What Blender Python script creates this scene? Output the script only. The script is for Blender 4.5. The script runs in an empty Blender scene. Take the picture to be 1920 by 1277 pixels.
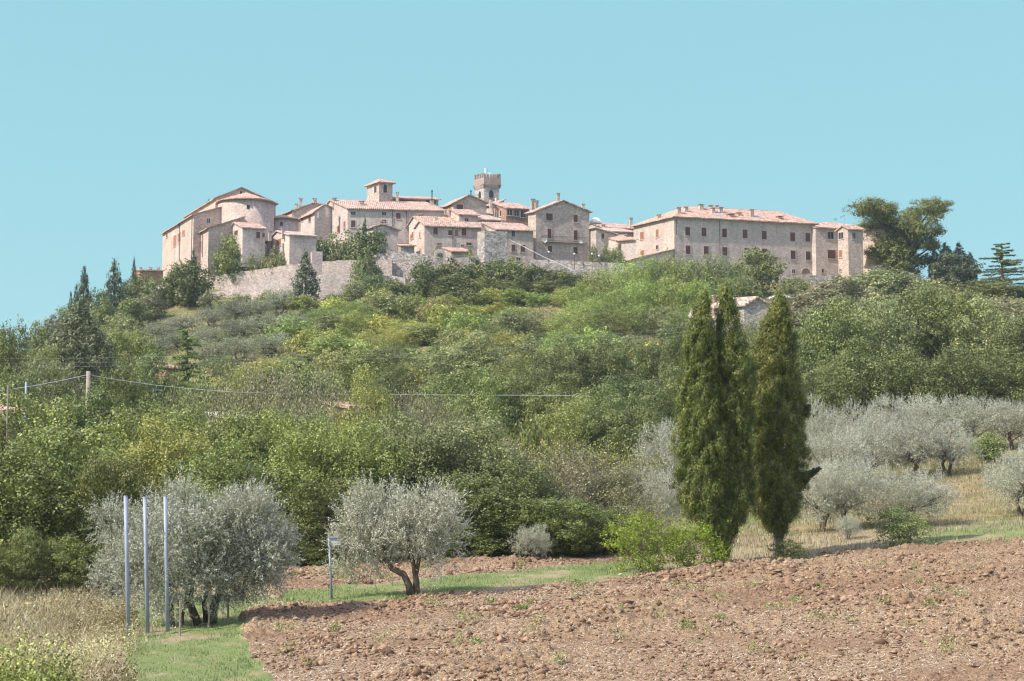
import bpy, math, random
import numpy as np
from mathutils import Vector, Matrix, Quaternion

SC = bpy.context.scene
COL = SC.collection
R = math.radians
# ------------------------------------------------------------------ camera, sky, sun, exposure
F, PX0, PY0, YH, CAMZ = 3000.0, 960.0, 638.5, 900.0, 6.0
PITCH = math.atan((YH - PY0) / F)
cam_d = bpy.data.cameras.new('camera')
cam_d.sensor_width = 36.0
cam_d.lens = F / 1920.0 * 36.0
cam_d.clip_start, cam_d.clip_end = 0.5, 8000.0
cam = bpy.data.objects.new('camera', cam_d)
COL.objects.link(cam)
cam.location = (0, 0, CAMZ)
cam.rotation_euler = (R(90) + PITCH, 0, 0)
SC.camera = cam

SUN_EL, SUN_H = R(45), (-0.915, -0.403)
SUNV = Vector((SUN_H[0] * math.cos(SUN_EL), SUN_H[1] * math.cos(SUN_EL), math.sin(SUN_EL))).normalized()
world = bpy.data.worlds.new('World')
SC.world = world
world.use_nodes = True
nt = world.node_tree
nt.nodes.clear()
sky = nt.nodes.new('ShaderNodeTexSky')
sky.sky_type = 'NISHITA'
sky.sun_disc = False
sky.sun_elevation = SUN_EL
sky.sun_rotation = math.atan2(SUN_H[0], SUN_H[1]) % (2 * math.pi)
sky.air_density, sky.dust_density, sky.ozone_density = 1.0, 0.6, 1.5
mixn = nt.nodes.new('ShaderNodeMix')
mixn.data_type = 'RGBA'
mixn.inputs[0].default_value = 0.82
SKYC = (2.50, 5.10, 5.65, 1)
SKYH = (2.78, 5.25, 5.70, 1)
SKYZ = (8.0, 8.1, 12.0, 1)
bgn = nt.nodes.new('ShaderNodeBackground')
bgn.inputs['Strength'].default_value = 0.1
outn = nt.nodes.new('ShaderNodeOutputWorld')
nt.links.new(sky.outputs[0], mixn.inputs[6])
# cyan sky low down; overhead, out of view, brightened and bluer to fill shade
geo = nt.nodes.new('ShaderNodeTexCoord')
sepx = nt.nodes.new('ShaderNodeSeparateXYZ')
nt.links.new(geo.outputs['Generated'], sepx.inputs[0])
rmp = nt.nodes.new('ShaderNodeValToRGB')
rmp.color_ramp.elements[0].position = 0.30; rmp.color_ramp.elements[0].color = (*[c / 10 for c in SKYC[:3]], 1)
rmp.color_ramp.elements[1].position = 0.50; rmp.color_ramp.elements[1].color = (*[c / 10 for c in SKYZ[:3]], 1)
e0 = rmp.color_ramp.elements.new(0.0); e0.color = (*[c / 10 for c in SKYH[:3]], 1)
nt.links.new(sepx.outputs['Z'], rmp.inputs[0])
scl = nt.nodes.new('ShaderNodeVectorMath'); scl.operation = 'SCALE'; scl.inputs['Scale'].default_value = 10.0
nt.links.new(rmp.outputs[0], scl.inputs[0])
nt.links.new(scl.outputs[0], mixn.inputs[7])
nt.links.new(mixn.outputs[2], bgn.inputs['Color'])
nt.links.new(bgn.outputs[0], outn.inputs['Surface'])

sun_d = bpy.data.lights.new('sun', 'SUN')
sun_d.energy, sun_d.angle, sun_d.color = 5.0, R(0.5), (1.0, 0.93, 0.82)
sun = bpy.data.objects.new('sun', sun_d)
COL.objects.link(sun)
sun.rotation_euler = SUNV.to_track_quat('Z', 'Y').to_euler()
SC.view_settings.view_transform = 'Standard'
SC.view_settings.look = 'None'
SC.view_settings.gamma = 1.0
SC.view_settings.exposure = 0.50
SC.render.engine = 'CYCLES'
SC.cycles.max_bounces = 6
SC.cycles.diffuse_bounces = 3
SC.cycles.glossy_bounces = 2
SC.cycles.transmission_bounces = 4
SC.cycles.volume_bounces = 0
SC.cycles.transparent_max_bounces = 4
SC.cycles.use_adaptive_sampling = False
SC.cycles.use_denoising = True
SC.cycles.denoising_prefilter = 'ACCURATE'
SC.cycles.pixel_filter_type = 'BLACKMAN_HARRIS'
SC.cycles.filter_width = 1.2
HAZE_DENSITY = 0.00014

# ------------------------------------------------------------------ picture <-> place
SP, CP = math.sin(PITCH), math.cos(PITCH)
def slope(py):
    b = (PY0 - py) / F
    return (b * CP + SP) / (CP - b * SP)
def at(px, py, Y):
    a, b = (px - PX0) / F, (PY0 - py) / F
    t = Y / (CP - b * SP)
    return Vector((a * t, Y, CAMZ + Y * slope(py)))
def ray(px, py):
    a, b = (px - PX0) / F, (PY0 - py) / F
    return Vector((a, CP - b * SP, SP + b * CP))
def topix(p):
    x, y, z = p[0], p[1], p[2] - CAMZ
    d = y * CP + z * SP
    return PX0 + F * x / d, PY0 - F * (z * CP - y * SP) / d

# ------------------------------------------------------------------ noise
_rs = np.random.RandomState(7)
_LAT = _rs.rand(512, 512)
def vnoise(x, y):
    xi, yi = np.floor(x).astype(int), np.floor(y).astype(int)
    fx, fy = x - xi, y - yi
    fx, fy = fx * fx * (3 - 2 * fx), fy * fy * (3 - 2 * fy)
    a = _LAT[xi % 512, yi % 512]; b = _LAT[(xi + 1) % 512, yi % 512]
    c = _LAT[xi % 512, (yi + 1) % 512]; d = _LAT[(xi + 1) % 512, (yi + 1) % 512]
    return (a * (1 - fx) + b * fx) * (1 - fy) + (c * (1 - fx) + d * fx) * fy
def fbm(x, y, o=4):
    s, amp, t = 0, 1, 0
    for k in range(o):
        s = s + amp * vnoise(x * 2 ** k + 17.3 * k, y * 2 ** k + 5.1 * k); t += amp; amp *= 0.5
    return s / t

# ------------------------------------------------------------------ ground heights
GQ = np.array([-600, 0, 200, 330, 560, 800, 1000, 1200, 1450, 1700, 1920, 2500.])
GROWS = {
 42: [1290,1285,1280,1277,1277,1277,1277,1277,1275,1265,1255,1240],
 50: [1215,1215,1205,1196,1185,1180,1178,1172,1160,1145,1130,1110],
 60: [1150,1150,1142,1135,1126,1116,1110,1105,1095,1080,1065,1050],
 67: [1115,1115,1110,1105,1092,1082,1077,1074,1062,1045,1030,1015],
 75: [1085,1085,1080,1075,1062,1052,1047,1044,1032,1018,1008,1000],
 90: [1040,1040,1035,1030,1015,1005,1000,1000,985,960,945,930],
 110: [965,965,960,955,945,938,930,925,910,885,868,850],
 130: [900,900,895,890,885,880,870,865,850,830,815,800],
 150: [850,850,845,840,835,830,825,815,800,780,765,750],
 180: [790,790,775,765,760,755,750,745,735,722,705,690],
 220: [740,735,710,690,680,675,665,660,660,655,640,630],
 260: [710,700,645,620,605,595,590,590,600,600,590,590],
 285: [705,690,605,574,575,568,560,552,555,560,565,570],
 296: [705,688,592,545,550,535,520,512,532,540,555,565],
 312: [705,688,587,515,505,500,495,495,515,525,545,560],
 340: [705,690,590,510,500,490,490,490,510,520,540,555],
 420: [715,705,640,560,540,540,540,540,545,550,560,575],
 560: [740,730,700,640,620,620,620,620,620,620,640,660],
 760: [770,760,750,720,720,720,720,720,720,720,740,750],
}
_ny = [0., 8., 20., 32.] + [float(k) for k in GROWS]
_nz = [[CAMZ - 1.8] * 12, [CAMZ - 2.7] * 12, [CAMZ - 4.4] * 12, [CAMZ - 5.25] * 12]
for k, row in GROWS.items():
    _nz.append([CAMZ + k * slope(p) for p in row])
_ny, _nz = np.array(_ny), np.array(_nz)
NQ, NY = 160, 380
FQ = np.linspace(-600, 2500, NQ)
FY = 760 * np.linspace(0, 1, NY) ** 1.6
_tmp = np.array([np.interp(FQ, GQ, r) for r in _nz])
GZ = np.array([np.interp(FY, _ny, _tmp[:, j]) for j in range(NQ)]).T
for _ in range(7):
    g = np.pad(GZ, 1, mode='edge')
    GZ = (g[1:-1, :-2] + 2 * g[1:-1, 1:-1] + g[1:-1, 2:]) / 4
for _ in range(4):
    g = np.pad(GZ, 1, mode='edge')
    GZ = (g[:-2, 1:-1] + 2 * g[1:-1, 1:-1] + g[2:, 1:-1]) / 4
def ground(X, Y):
    X, Y = np.asarray(X, float), np.asarray(Y, float)
    q = np.clip(PX0 + X / np.maximum(Y, .5) * F, -600, 2499.9)
    i = (q + 600) / 3100 * (NQ - 1)
    j = (np.clip(Y, 0, 759.9) / 760) ** (1 / 1.6) * (NY - 1)
    i0, j0 = np.minimum(i.astype(int), NQ - 2), np.minimum(j.astype(int), NY - 2)
    u, v = i - i0, j - j0
    return (GZ[j0, i0] * (1 - u) + GZ[j0, i0 + 1] * u) * (1 - v) + (GZ[j0 + 1, i0] * (1 - u) + GZ[j0 + 1, i0 + 1] * u) * v
def gz(X, Y):
    return float(ground(X, Y))
def base_at(px, py):                      # the nearest ground point seen at a pixel
    Y = 38.0
    while Y < 400:
        p = at(px, py, Y)
        if p.z <= gz(p.x, Y):
            return Vector((p.x, Y, gz(p.x, Y)))
        Y += 0.1
    return at(px, py, 300)

# ------------------------------------------------------------------ object helpers
def tag(o, label=None, cat=None, group=None, kind=None):
    if label: o['label'] = label
    if cat: o['category'] = cat
    if group: o['group'] = group
    if kind: o['kind'] = kind
    return o
def empty(name, loc, rz=0.0, label=None, cat=None, group=None):
    o = bpy.data.objects.new(name, None)
    COL.objects.link(o)
    o.location = loc
    o.rotation_euler = (0, 0, rz)
    o.empty_display_size = 0.5
    return tag(o, label, cat, group)
def link(name, me, parent=None, mat=None):
    o = bpy.data.objects.new(name, me)
    COL.objects.link(o)
    if mat is not None and not me.materials: me.materials.append(mat)
    if parent is not None: o.parent = parent
    return o
def np_mesh(name, V, Fq, mat=None, rnd=None, smooth=False, extra=None):
    V = np.asarray(V, np.float32); Fq = np.asarray(Fq, np.int32)
    k = Fq.shape[1]
    me = bpy.data.meshes.new(name)
    me.vertices.add(len(V)); me.vertices.foreach_set('co', V.ravel())
    me.loops.add(Fq.size); me.loops.foreach_set('vertex_index', Fq.ravel())
    me.polygons.add(len(Fq)); me.polygons.foreach_set('loop_start', np.arange(0, Fq.size, k, dtype=np.int32))
    if smooth: me.polygons.foreach_set('use_smooth', np.ones(len(Fq), bool))
    if rnd is not None:
        a = me.attributes.new('rnd', 'FLOAT', 'FACE'); a.data.foreach_set('value', np.asarray(rnd, np.float32))
    for nm, arr in (extra or {}).items():
        a = me.attributes.new(nm, 'FLOAT', 'POINT'); a.data.foreach_set('value', np.asarray(arr, np.float32))
    me.update(calc_edges=True)
    if mat is not None: me.materials.append(mat)
    return me
class MB:
    def __init__(s): s.v, s.f = [], []
    def add(s, vs, fs):
        n = len(s.v); s.v += [tuple(p) for p in vs]; s.f += [tuple(i + n for i in f) for f in fs]
    def box(s, x0, x1, y0, y1, z0, z1, tr=None):
        vs = [(x, y, z) for z in (z0, z1) for y in (y0, y1) for x in (x0, x1)]
        if tr: vs = [tr(*p) for p in vs]
        s.add(vs, [(0, 2, 3, 1), (4, 5, 7, 6), (0, 1, 5, 4), (2, 6, 7, 3), (0, 4, 6, 2), (1, 3, 7, 5)])
    def tube(s, pts, rads, n=6, cap=True):
        pts = [Vector(p) for p in pts]
        rings, up = [], None
        for i, p in enumerate(pts):
            d = (pts[min(i + 1, len(pts) - 1)] - pts[max(i - 1, 0)])
            d = d.normalized() if d.length > 1e-9 else Vector((0, 0, 1))
            if up is None:
                up = d.orthogonal().normalized()
            up = (up - d * up.dot(d))
            up = up.normalized() if up.length > 1e-6 else d.orthogonal().normalized()
            w = d.cross(up)
            rings.append([p + (up * math.cos(2 * math.pi * k / n) + w * math.sin(2 * math.pi * k / n)) * rads[i] for k in range(n)])
        vs = [q for r in rings for q in r]
        fs = [(i * n + k, i * n + (k + 1) % n, (i + 1) * n + (k + 1) % n, (i + 1) * n + k) for i in range(len(pts) - 1) for k in range(n)]
        if cap:
            fs += [tuple(range(n - 1, -1, -1)), tuple((len(pts) - 1) * n + k for k in range(n))]
        s.add(vs, fs)
    def prism(s, poly, d, tr=None):            # poly: list of 3d points, d: extrusion vector
        n = len(poly)
        vs = [tuple(p) for p in poly] + [tuple(Vector(p) + Vector(d)) for p in poly]
        fs = [tuple(range(n)), tuple(range(2 * n - 1, n - 1, -1))] + [(i, i + n, (i + 1) % n + n, (i + 1) % n) for i in range(n)]
        s.add(vs, fs)
    def slab(s, a, b, c, d, th, nu=8, nv=3, jit=0.03, rng=random):   # bilinear slab, top corners a b c d
        a, b, c, d = (Vector(p) for p in (a, b, c, d))
        g = []
        for j in range(nv + 1):
            for i in range(nu + 1):
                u, v = i / nu, j / nv
                p = a * (1 - u) * (1 - v) + b * u * (1 - v) + c * u * v + d * (1 - u) * v
                g.append(p + Vector((0, 0, rng.uniform(-jit, jit))))
        n = len(g)
        vs = g + [p - Vector((0, 0, th)) for p in g]
        W = nu + 1
        fs = []
        for j in range(nv):
            for i in range(nu):
                k = j * W + i
                fs.append((k, k + 1, k + 1 + W, k + W)); fs.append((k + n, k + W + n, k + 1 + W + n, k + 1 + n))
        for i in range(nu):
            k = i; fs.append((k, k + n, k + 1 + n, k + 1))
            k = nv * W + i; fs.append((k, k + 1, k + 1 + n, k + n))
        for j in range(nv):
            k = j * W; fs.append((k, k + W, k + W + n, k + n))
            k = j * W + nu; fs.append((k, k + n, k + W + n, k + W))
        s.add(vs, fs)
    def build(s, name, mat, parent=None, smooth=False):
        me = bpy.data.meshes.new(name)
        me.from_pydata(s.v, [], s.f)
        if smooth:
            for p in me.polygons: p.use_smooth = True
        me.materials.append(mat)
        return link(name, me, parent)

# ------------------------------------------------------------------ materials
def new_mat(name):
    m = bpy.data.materials.new(name); m.use_nodes = True
    t = m.node_tree; t.nodes.clear()
    o = t.nodes.new('ShaderNodeOutputMaterial')
    return m, t, o
def ND(t, ty, **kw):
    n = t.nodes.new(ty)
    for k, v in kw.items(): setattr(n, k, v)
    return n
def ramp(t, fac, stops):
    r = ND(t, 'ShaderNodeValToRGB')
    el = r.color_ramp.elements
    while len(el) < len(stops): el.new(0.5)
    for e, (p, c) in zip(el, stops): e.position = p; e.color = (*c, 1)
    t.links.new(fac, r.inputs[0])
    return r.outputs[0]
def noise(t, vec, scale, detail=4, rough=0.6):
    n = ND(t, 'ShaderNodeTexNoise'); n.inputs['Scale'].default_value = scale
    n.inputs['Detail'].default_value = detail; n.inputs['Roughness'].default_value = rough
    if vec is not None: t.links.new(vec, n.inputs['Vector'])
    return n.outputs['Fac']
def mixc(t, fac, a, b, mode='MIX'):
    m = ND(t, 'ShaderNodeMix', data_type='RGBA', blend_type=mode)
    for s, i in ((fac, 0), (a, 6), (b, 7)):
        if isinstance(s, (int, float)): m.inputs[i].default_value = s
        elif isinstance(s, tuple): m.inputs[i].default_value = (*s, 1)
        else: t.links.new(s, m.inputs[i])
    return m.outputs[2]
def mth(t, op, a, b=0.0):
    m = ND(t, 'ShaderNodeMath', operation=op)
    for s, i in ((a, 0), (b, 1)):
        if isinstance(s, (int, float)): m.inputs[i].default_value = s
        else: t.links.new(s, m.inputs[i])
    return m.outputs[0]
def pos_vec(t, scale=(1, 1, 1), rnd=True):
    tc = ND(t, 'ShaderNodeTexCoord')
    mp = ND(t, 'ShaderNodeMapping')
    mp.inputs['Scale'].default_value = scale
    t.links.new(tc.outputs['Object'], mp.inputs['Vector'])
    if rnd:
        oi = ND(t, 'ShaderNodeObjectInfo')
        k = mth(t, 'MULTIPLY', oi.outputs['Random'], 40.0)
        cx = ND(t, 'ShaderNodeCombineXYZ'); t.links.new(k, cx.inputs[0]); t.links.new(k, cx.inputs[1])
        t.links.new(cx.outputs[0], mp.inputs['Location'])
    return mp.outputs[0]
def principled(t, o, color, rough=0.9, spec=0.2, bump=None, bd=0.05, metal=0.0):
    p = ND(t, 'ShaderNodeBsdfPrincipled')
    if isinstance(color, tuple): p.inputs['Base Color'].default_value = (*color, 1)
    else: t.links.new(color, p.inputs['Base Color'])
    p.inputs['Roughness'].default_value = rough
    p.inputs['Specular IOR Level'].default_value = spec
    p.inputs['Metallic'].default_value = metal
    if bump is not None:
        b = ND(t, 'ShaderNodeBump'); b.inputs['Distance'].default_value = bd; b.inputs['Strength'].default_value = 1.0
        t.links.new(bump, b.inputs['Height']); t.links.new(b.outputs[0], p.inputs['Normal'])
    t.links.new(p.outputs[0], o.inputs['Surface'])
    return p
def plain_mat(name, c, rough=0.6, spec=0.3, metal=0.0, var=0.25, sc=3.0):
    m, t, o = new_mat(name)
    f = noise(t, pos_vec(t), sc)
    lo = tuple(x * (1 - var) for x in c); hi = tuple(min(1, x * (1 + var)) for x in c)
    principled(t, o, ramp(t, f, [(0.3, lo), (0.7, hi)]), rough, spec, metal=metal)
    return m
def stone_mat(name, c, cell=(2.4, 2.4, 4.2), contrast=0.35, stain=0.25, bd=0.06, vary=.16):
    m, t, o = new_mat(name)
    v = pos_vec(t, cell)
    vo = ND(t, 'ShaderNodeTexVoronoi'); vo.inputs['Scale'].default_value = 1.0
    t.links.new(v, vo.inputs['Vector'])
    sep = ND(t, 'ShaderNodeSeparateColor'); t.links.new(vo.outputs['Color'], sep.inputs[0])
    lo = tuple(x * (1 - contrast) for x in c); hi = tuple(min(.9, x * (1 + contrast)) for x in c)
    base = ramp(t, sep.outputs[0], [(0.0, lo), (0.5, c), (1.0, hi)])
    big = noise(t, pos_vec(t), 0.35, 5)
    base = mixc(t, 1.0, base, ramp(t, big, [(0.3, (1 - stain * .7, 1 - stain * .7, 1 - stain * .6)), (0.65, (1.04,) * 3)]), 'MULTIPLY')
    vstreak = noise(t, pos_vec(t, (1.6, 1.6, 0.15)), 1.0, 3)
    base = mixc(t, 1.0, base, ramp(t, vstreak, [(0.3, (0.86, 0.85, 0.84)), (0.5, (1, 1, 1))]), 'MULTIPLY')
    holes = noise(t, pos_vec(t), 2.6, 2)
    oi = ND(t, 'ShaderNodeObjectInfo'); hs = ND(t, 'ShaderNodeHueSaturation'); t.links.new(base, hs.inputs['Color'])
    t.links.new(mth(t, 'ADD', mth(t, 'MULTIPLY', oi.outputs['Random'], vary), 1 - vary * .62), hs.inputs['Value'])
    t.links.new(mth(t, 'ADD', mth(t, 'MULTIPLY', mth(t, 'FRACT', mth(t, 'MULTIPLY', oi.outputs['Random'], 13.7)), vary * 1.5), 1 - vary * .75), hs.inputs['Saturation'])
    base = hs.outputs[0]
    base = mixc(t, ramp(t, holes, [(0.70, (0, 0, 0)), (0.76, (1, 1, 1))]), base, tuple(x * .45 for x in c))
    vd = ND(t, 'ShaderNodeTexVoronoi', feature='DISTANCE_TO_EDGE'); t.links.new(v, vd.inputs['Vector']); vd.inputs['Scale'].default_value = 1.0
    h = ramp(t, vd.outputs['Distance'], [(0.0, (0, 0, 0)), (0.15, (1, 1, 1))])
    h2 = mth(t, 'ADD', h, mth(t, 'MULTIPLY', sep.outputs[1], 0.7))
    principled(t, o, base, 0.95, 0.1, h2, bd)
    return m
def tile_mat(name, c):
    m, t, o = new_mat(name)
    v = pos_vec(t, (3.2, 3.2, 3.2))
    vo = ND(t, 'ShaderNodeTexVoronoi'); vo.inputs['Scale'].default_value = 1.0
    t.links.new(v, vo.inputs['Vector'])
    sep = ND(t, 'ShaderNodeSeparateColor'); t.links.new(vo.outputs['Color'], sep.inputs[0])
    lo = tuple(x * .5 for x in c); hi = (min(.8, c[0] * 1.35), c[1] * 1.5, c[2] * 1.6)
    base = ramp(t, sep.outputs[0], [(0.0, lo), (0.5, c), (1.0, hi)])
    big = noise(t, pos_vec(t), 0.5, 5)
    base = mixc(t, ramp(t, big, [(0.45, (0, 0, 0)), (0.7, (.8, .8, .8))]), base, (c[0] * .66, c[1] * .86, c[2] * .95))
    wv = ND(t, 'ShaderNodeTexWave'); wv.inputs['Scale'].default_value = 0.8; wv.inputs['Distortion'].default_value = 1.5
    t.links.new(pos_vec(t), wv.inputs['Vector'])
    h = mth(t, 'ADD', sep.outputs[1], wv.outputs['Fac'])
    principled(t, o, base, 0.9, 0.15, h, 0.08)
    return m
def leaf_mat(name, lo, mid, hi, trans=0.27, spec=0.4, rough=0.5, hv=0.03, vv=0.3, gain=1.8):
    lo, mid, hi = (tuple(min(.75, x * gain * w_) for x, w_ in zip(c_, (1.2, 1.05, .95) if hv else (1, 1, 1))) for c_ in (tuple(x * .5 for x in lo), tuple(x * .9 for x in mid), tuple(x * 1.4 for x in hi)))
    m, t, o = new_mat(name)
    at_ = ND(t, 'ShaderNodeAttribute', attribute_name='rnd')
    c = ramp(t, at_.outputs['Fac'], [(0.0, lo), (0.5, mid), (1.0, hi)])
    oi = ND(t, 'ShaderNodeObjectInfo')
    hs = ND(t, 'ShaderNodeHueSaturation')
    t.links.new(c, hs.inputs['Color'])
    t.links.new(mth(t, 'ADD', mth(t, 'MULTIPLY', oi.outputs['Random'], hv), 0.5 - hv / 2), hs.inputs['Hue'])
    r2 = mth(t, 'FRACT', mth(t, 'MULTIPLY', oi.outputs['Random'], 17.31))
    t.links.new(mth(t, 'ADD', mth(t, 'MULTIPLY', r2, vv), 1 - vv / 2), hs.inputs['Value'])
    p = ND(t, 'ShaderNodeBsdfPrincipled'); t.links.new(hs.outputs[0], p.inputs['Base Color'])
    p.inputs['Roughness'].default_value = rough; p.inputs['Specular IOR Level'].default_value = spec
    tr = ND(t, 'ShaderNodeBsdfTranslucent'); t.links.new(hs.outputs[0], tr.inputs['Color'])
    mx = ND(t, 'ShaderNodeMixShader'); mx.inputs[0].default_value = trans
    t.links.new(p.outputs[0], mx.inputs[1]); t.links.new(tr.outputs[0], mx.inputs[2])
    t.links.new(mx.outputs[0], o.inputs['Surface'])
    return m
LM = {
 'dark':   leaf_mat('leaf_dark',   (.034, .050, .016), (.068, .092, .024), (.125, .150, .045)),
 'mid':    leaf_mat('leaf_mid',    (.045, .072, .020), (.090, .126, .036), (.165, .205, .066), vv=.45),
 'yel':    leaf_mat('leaf_yellow', (.074, .100, .024), (.130, .164, .042), (.210, .248, .075)),
 'grey':   leaf_mat('leaf_greygreen', (.055, .080, .032), (.105, .135, .055), (.190, .215, .100)),
 'brown':  leaf_mat('leaf_brown',  (.060, .072, .036), (.100, .114, .060), (.165, .178, .100)),
 'oak':    leaf_mat('leaf_oak',    (.034, .058, .020), (.070, .102, .033), (.140, .172, .060), vv=.55),
 'bright': leaf_mat('leaf_bright_yellow', (.090, .120, .024), (.165, .200, .042), (.260, .290, .075)),
 'fresh':  leaf_mat('leaf_fresh',  (.115, .185, .022), (.190, .295, .038), (.290, .405, .075), trans=.45, gain=1.1),
 'olive':  leaf_mat('leaf_olive',  (.080, .098, .066), (.158, .184, .130), (.275, .318, .245), trans=.28, spec=.4, hv=.02, vv=.2, gain=2.1),
 'folive': leaf_mat('leaf_olive_far', (.066, .086, .056), (.118, .148, .098), (.190, .220, .155), trans=.25, spec=.3, hv=.02, vv=.3, gain=1.8),
 'feather': leaf_mat('leaf_feather', (.070, .115, .032), (.125, .185, .050), (.200, .265, .075), trans=.38),
 'cyp':    leaf_mat('leaf_cypress', (.028, .046, .011), (.066, .094, .020), (.148, .166, .038), trans=.25, hv=.02, vv=.1, gain=1.8),
 'fcyp':   leaf_mat('leaf_cypress_far', (.022, .036, .018), (.042, .062, .030), (.075, .098, .048), trans=.25),
 'pine':   leaf_mat('leaf_pine',   (.034, .052, .014), (.080, .105, .028), (.150, .170, .050), trans=.3, hv=.02, vv=.1),
 'conif':  leaf_mat('leaf_conifer', (.040, .060, .030), (.075, .105, .050), (.125, .160, .080), trans=.3),
 'orange': leaf_mat('leaf_orange', (.070, .078, .028), (.125, .130, .045), (.190, .190, .075), trans=.3),
 'ivy':    leaf_mat('leaf_ivy',    (.022, .036, .014), (.052, .078, .022), (.120, .140, .045), trans=.3),
}
def bark_mat(name, c):
    m, t, o = new_mat(name)
    f = noise(t, pos_vec(t, (8, 8, 1.5)), 1.5, 5)
    principled(t, o, ramp(t, f, [(0.3, tuple(x * .5 for x in c)), (0.7, tuple(x * 1.3 for x in c))]), 0.95, 0.1, f, 0.03)
    return m
BARK = bark_mat('bark_brown', (.130, .095, .070))
BARK_G = bark_mat('bark_grey', (.200, .170, .140))
BARK_O = bark_mat('bark_olive', (.150, .110, .080))
TWIG = bark_mat('twig_grey', (.240, .200, .165))
STONE_P = stone_mat('stone_pink', (.640, .520, .430), cell=(3, 3, 5.2), contrast=.2)
STONE_H = stone_mat('stone_church', (.640, .500, .415), cell=(3, 3, 5.2), contrast=.2, vary=0)
STONE_C = stone_mat('stone_cream', (.700, .580, .490), cell=(3, 3, 5.2), contrast=.15)
STONE_G = stone_mat('stone_grey', (.500, .430, .370), contrast=.28)
STONE_R = stone_mat('stone_rubble', (.470, .415, .365), cell=(2.4, 2.4, 3.2), contrast=.42, stain=.35, bd=.08)
STONE_W = stone_mat('stone_retaining', (.620, .520, .450), cell=(3.2, 3.2, 5.0), contrast=.24, stain=.3, bd=.05)
BRICK = stone_mat('brick_red', (.430, .270, .190), cell=(4, 4, 9), contrast=.3, vary=0)
BRICK_P = stone_mat('brick_pale', (.500, .385, .325), cell=(4, 4, 9), contrast=.2, vary=0)
PLASTER = stone_mat('plaster_pink', (.680, .520, .420), cell=(1, 1, 1), contrast=.06, stain=.15, bd=.01)
TILE = tile_mat('roof_tiles', (.500, .320, .240))
TILE_R = tile_mat('roof_tiles_red', (.530, .320, .230))
TILE_G = tile_mat('roof_tiles_weathered', (.520, .370, .290))
SHUT = plain_mat('shutter_brown', (.130, .055, .040))
SHUT_SUN = plain_mat('shutter_sunlit', (.330, .130, .080))  # same shutter paint, sunlight put in as a lighter tone, mainly left walls
GLASS = plain_mat('window_dark', (.030, .033, .036), 0.25, 0.5)
WOODF = plain_mat('frame_stone', (.520, .430, .350))
METAL = plain_mat('metal_grey', (.270, .300, .370), 0.5, 0.4, 0.0, 0.12)
METAL_D = plain_mat('metal_dark', (.060, .060, .062), 0.6)
WHITE = plain_mat('white_paint', (.780, .770, .740), 0.6, var=.08)
SIGNW = plain_mat('sign_back', (.520, .540, .580), 0.5, var=.1)
BLUEP = plain_mat('blue_paint', (.250, .420, .560), 0.6)
WOODP = plain_mat('pole_wood', (.300, .240, .190), 0.9)
CABLE_W = plain_mat('cable_pale', (.620, .640, .640), 0.6, var=.1)
CABLE_D = plain_mat('cable_grey', (.330, .360, .360), 0.6, var=.1)
ROCK = stone_mat('rock_cliff', (.450, .370, .300), cell=(.5, .5, .35), contrast=.35, stain=.4, bd=.5)
# ------------------------------------------------------------------ the ground
def pl(x, pts):
    xs, ys = zip(*pts); return np.interp(x, xs, ys)
def topix_np(X, Y, Z):
    z = Z - CAMZ; d = Y * CP + z * SP
    return PX0 + F * X / d, PY0 - F * (z * CP - Y * SP) / d
FIELD_TOP = [(470, 1142), (620, 1131), (760, 1122), (900, 1108), (1160, 1086), (1230, 1074), (1340, 1064), (1450, 1056), (1650, 1034), (1920, 1014), (2300, 990)]
FIELD_LEFT = [(1100, 520), (1130, 500), (1145, 480), (1170, 455), (1200, 455), (1240, 480), (1277, 512), (1340, 560)]
STRIP_LOW = [(490, 1124), (600, 1106), (700, 1093), (900, 1076), (1000, 1067), (1100, 1058), (1200, 1048)]
def regions(X, Y, jit=True):
    """soil 0..1, green 0..1 on the near ground"""
    px, py = topix_np(X, Y, ground(X, Y))
    if jit:
        j = (fbm(X * .9, Y * .9, 4) - .5)
        py = py + j * 14; px = px + j * 50
    main = (py > pl(px, FIELD_TOP)) & (px > pl(py, FIELD_LEFT))
    strip = (py < pl(px, STRIP_LOW)) & (px > 505) & (px < 1190) & (Y < 84)
    soil = main | strip
    gap = (~soil) & (px > 540) & (px < 1230)
    verge = (~soil) & (px > 235) & (px < 560) & (py > 1118)
    right = (~soil) & (px > 1600)
    green = np.where(gap, .75, np.where(verge, .95, np.where(right, .6 * np.clip((px - 1600) / 150, 0, 1), .12)))
    green = green * np.clip(fbm(X * .5 + 9, Y * .5, 3) * 2.4 - .35, .15, 1)
    return soil, green, px, py

Yr = [38.0]
while Yr[-1] < 83: Yr.append(Yr[-1] + .062 * (Yr[-1] / 45) ** 1.0)
Yr = np.array(Yr)
Qc = np.arange(-170, 2096, 3.0)
QQ, YY = np.meshgrid(Qc, Yr)
XX = (QQ - PX0) / F * YY
rng0 = np.random.RandomState(3)
XX = XX + rng0.uniform(-.02, .02, XX.shape)
soil, green, gpx, gpy = regions(XX, YY)
n1 = vnoise(XX * 2.3, YY * 2.3); n2 = vnoise(XX * 5.1 + 40, YY * 5.1); n3 = vnoise(XX * 11 + 7, YY * 11)
rid = np.abs(vnoise(XX * 3.3 + 80, YY * 2.2) - .5)
clod = .16 * np.maximum(0, n1 - .46) + .17 * np.maximum(0, n2 - .42) + .09 * n3 + .05 * rid + .05 * vnoise(XX * 19, YY * 19) + .10 * (fbm(XX * .5, YY * .5, 3) - .5)
bank = .05 * n2 + .16 * (fbm(XX * .8, YY * .8, 3) - .5)
dens = np.clip(fbm(XX * .22 + 3, YY * .22, 3) * 3.0 - .85, .3, 1.3)
soft = soil.astype(float)
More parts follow.
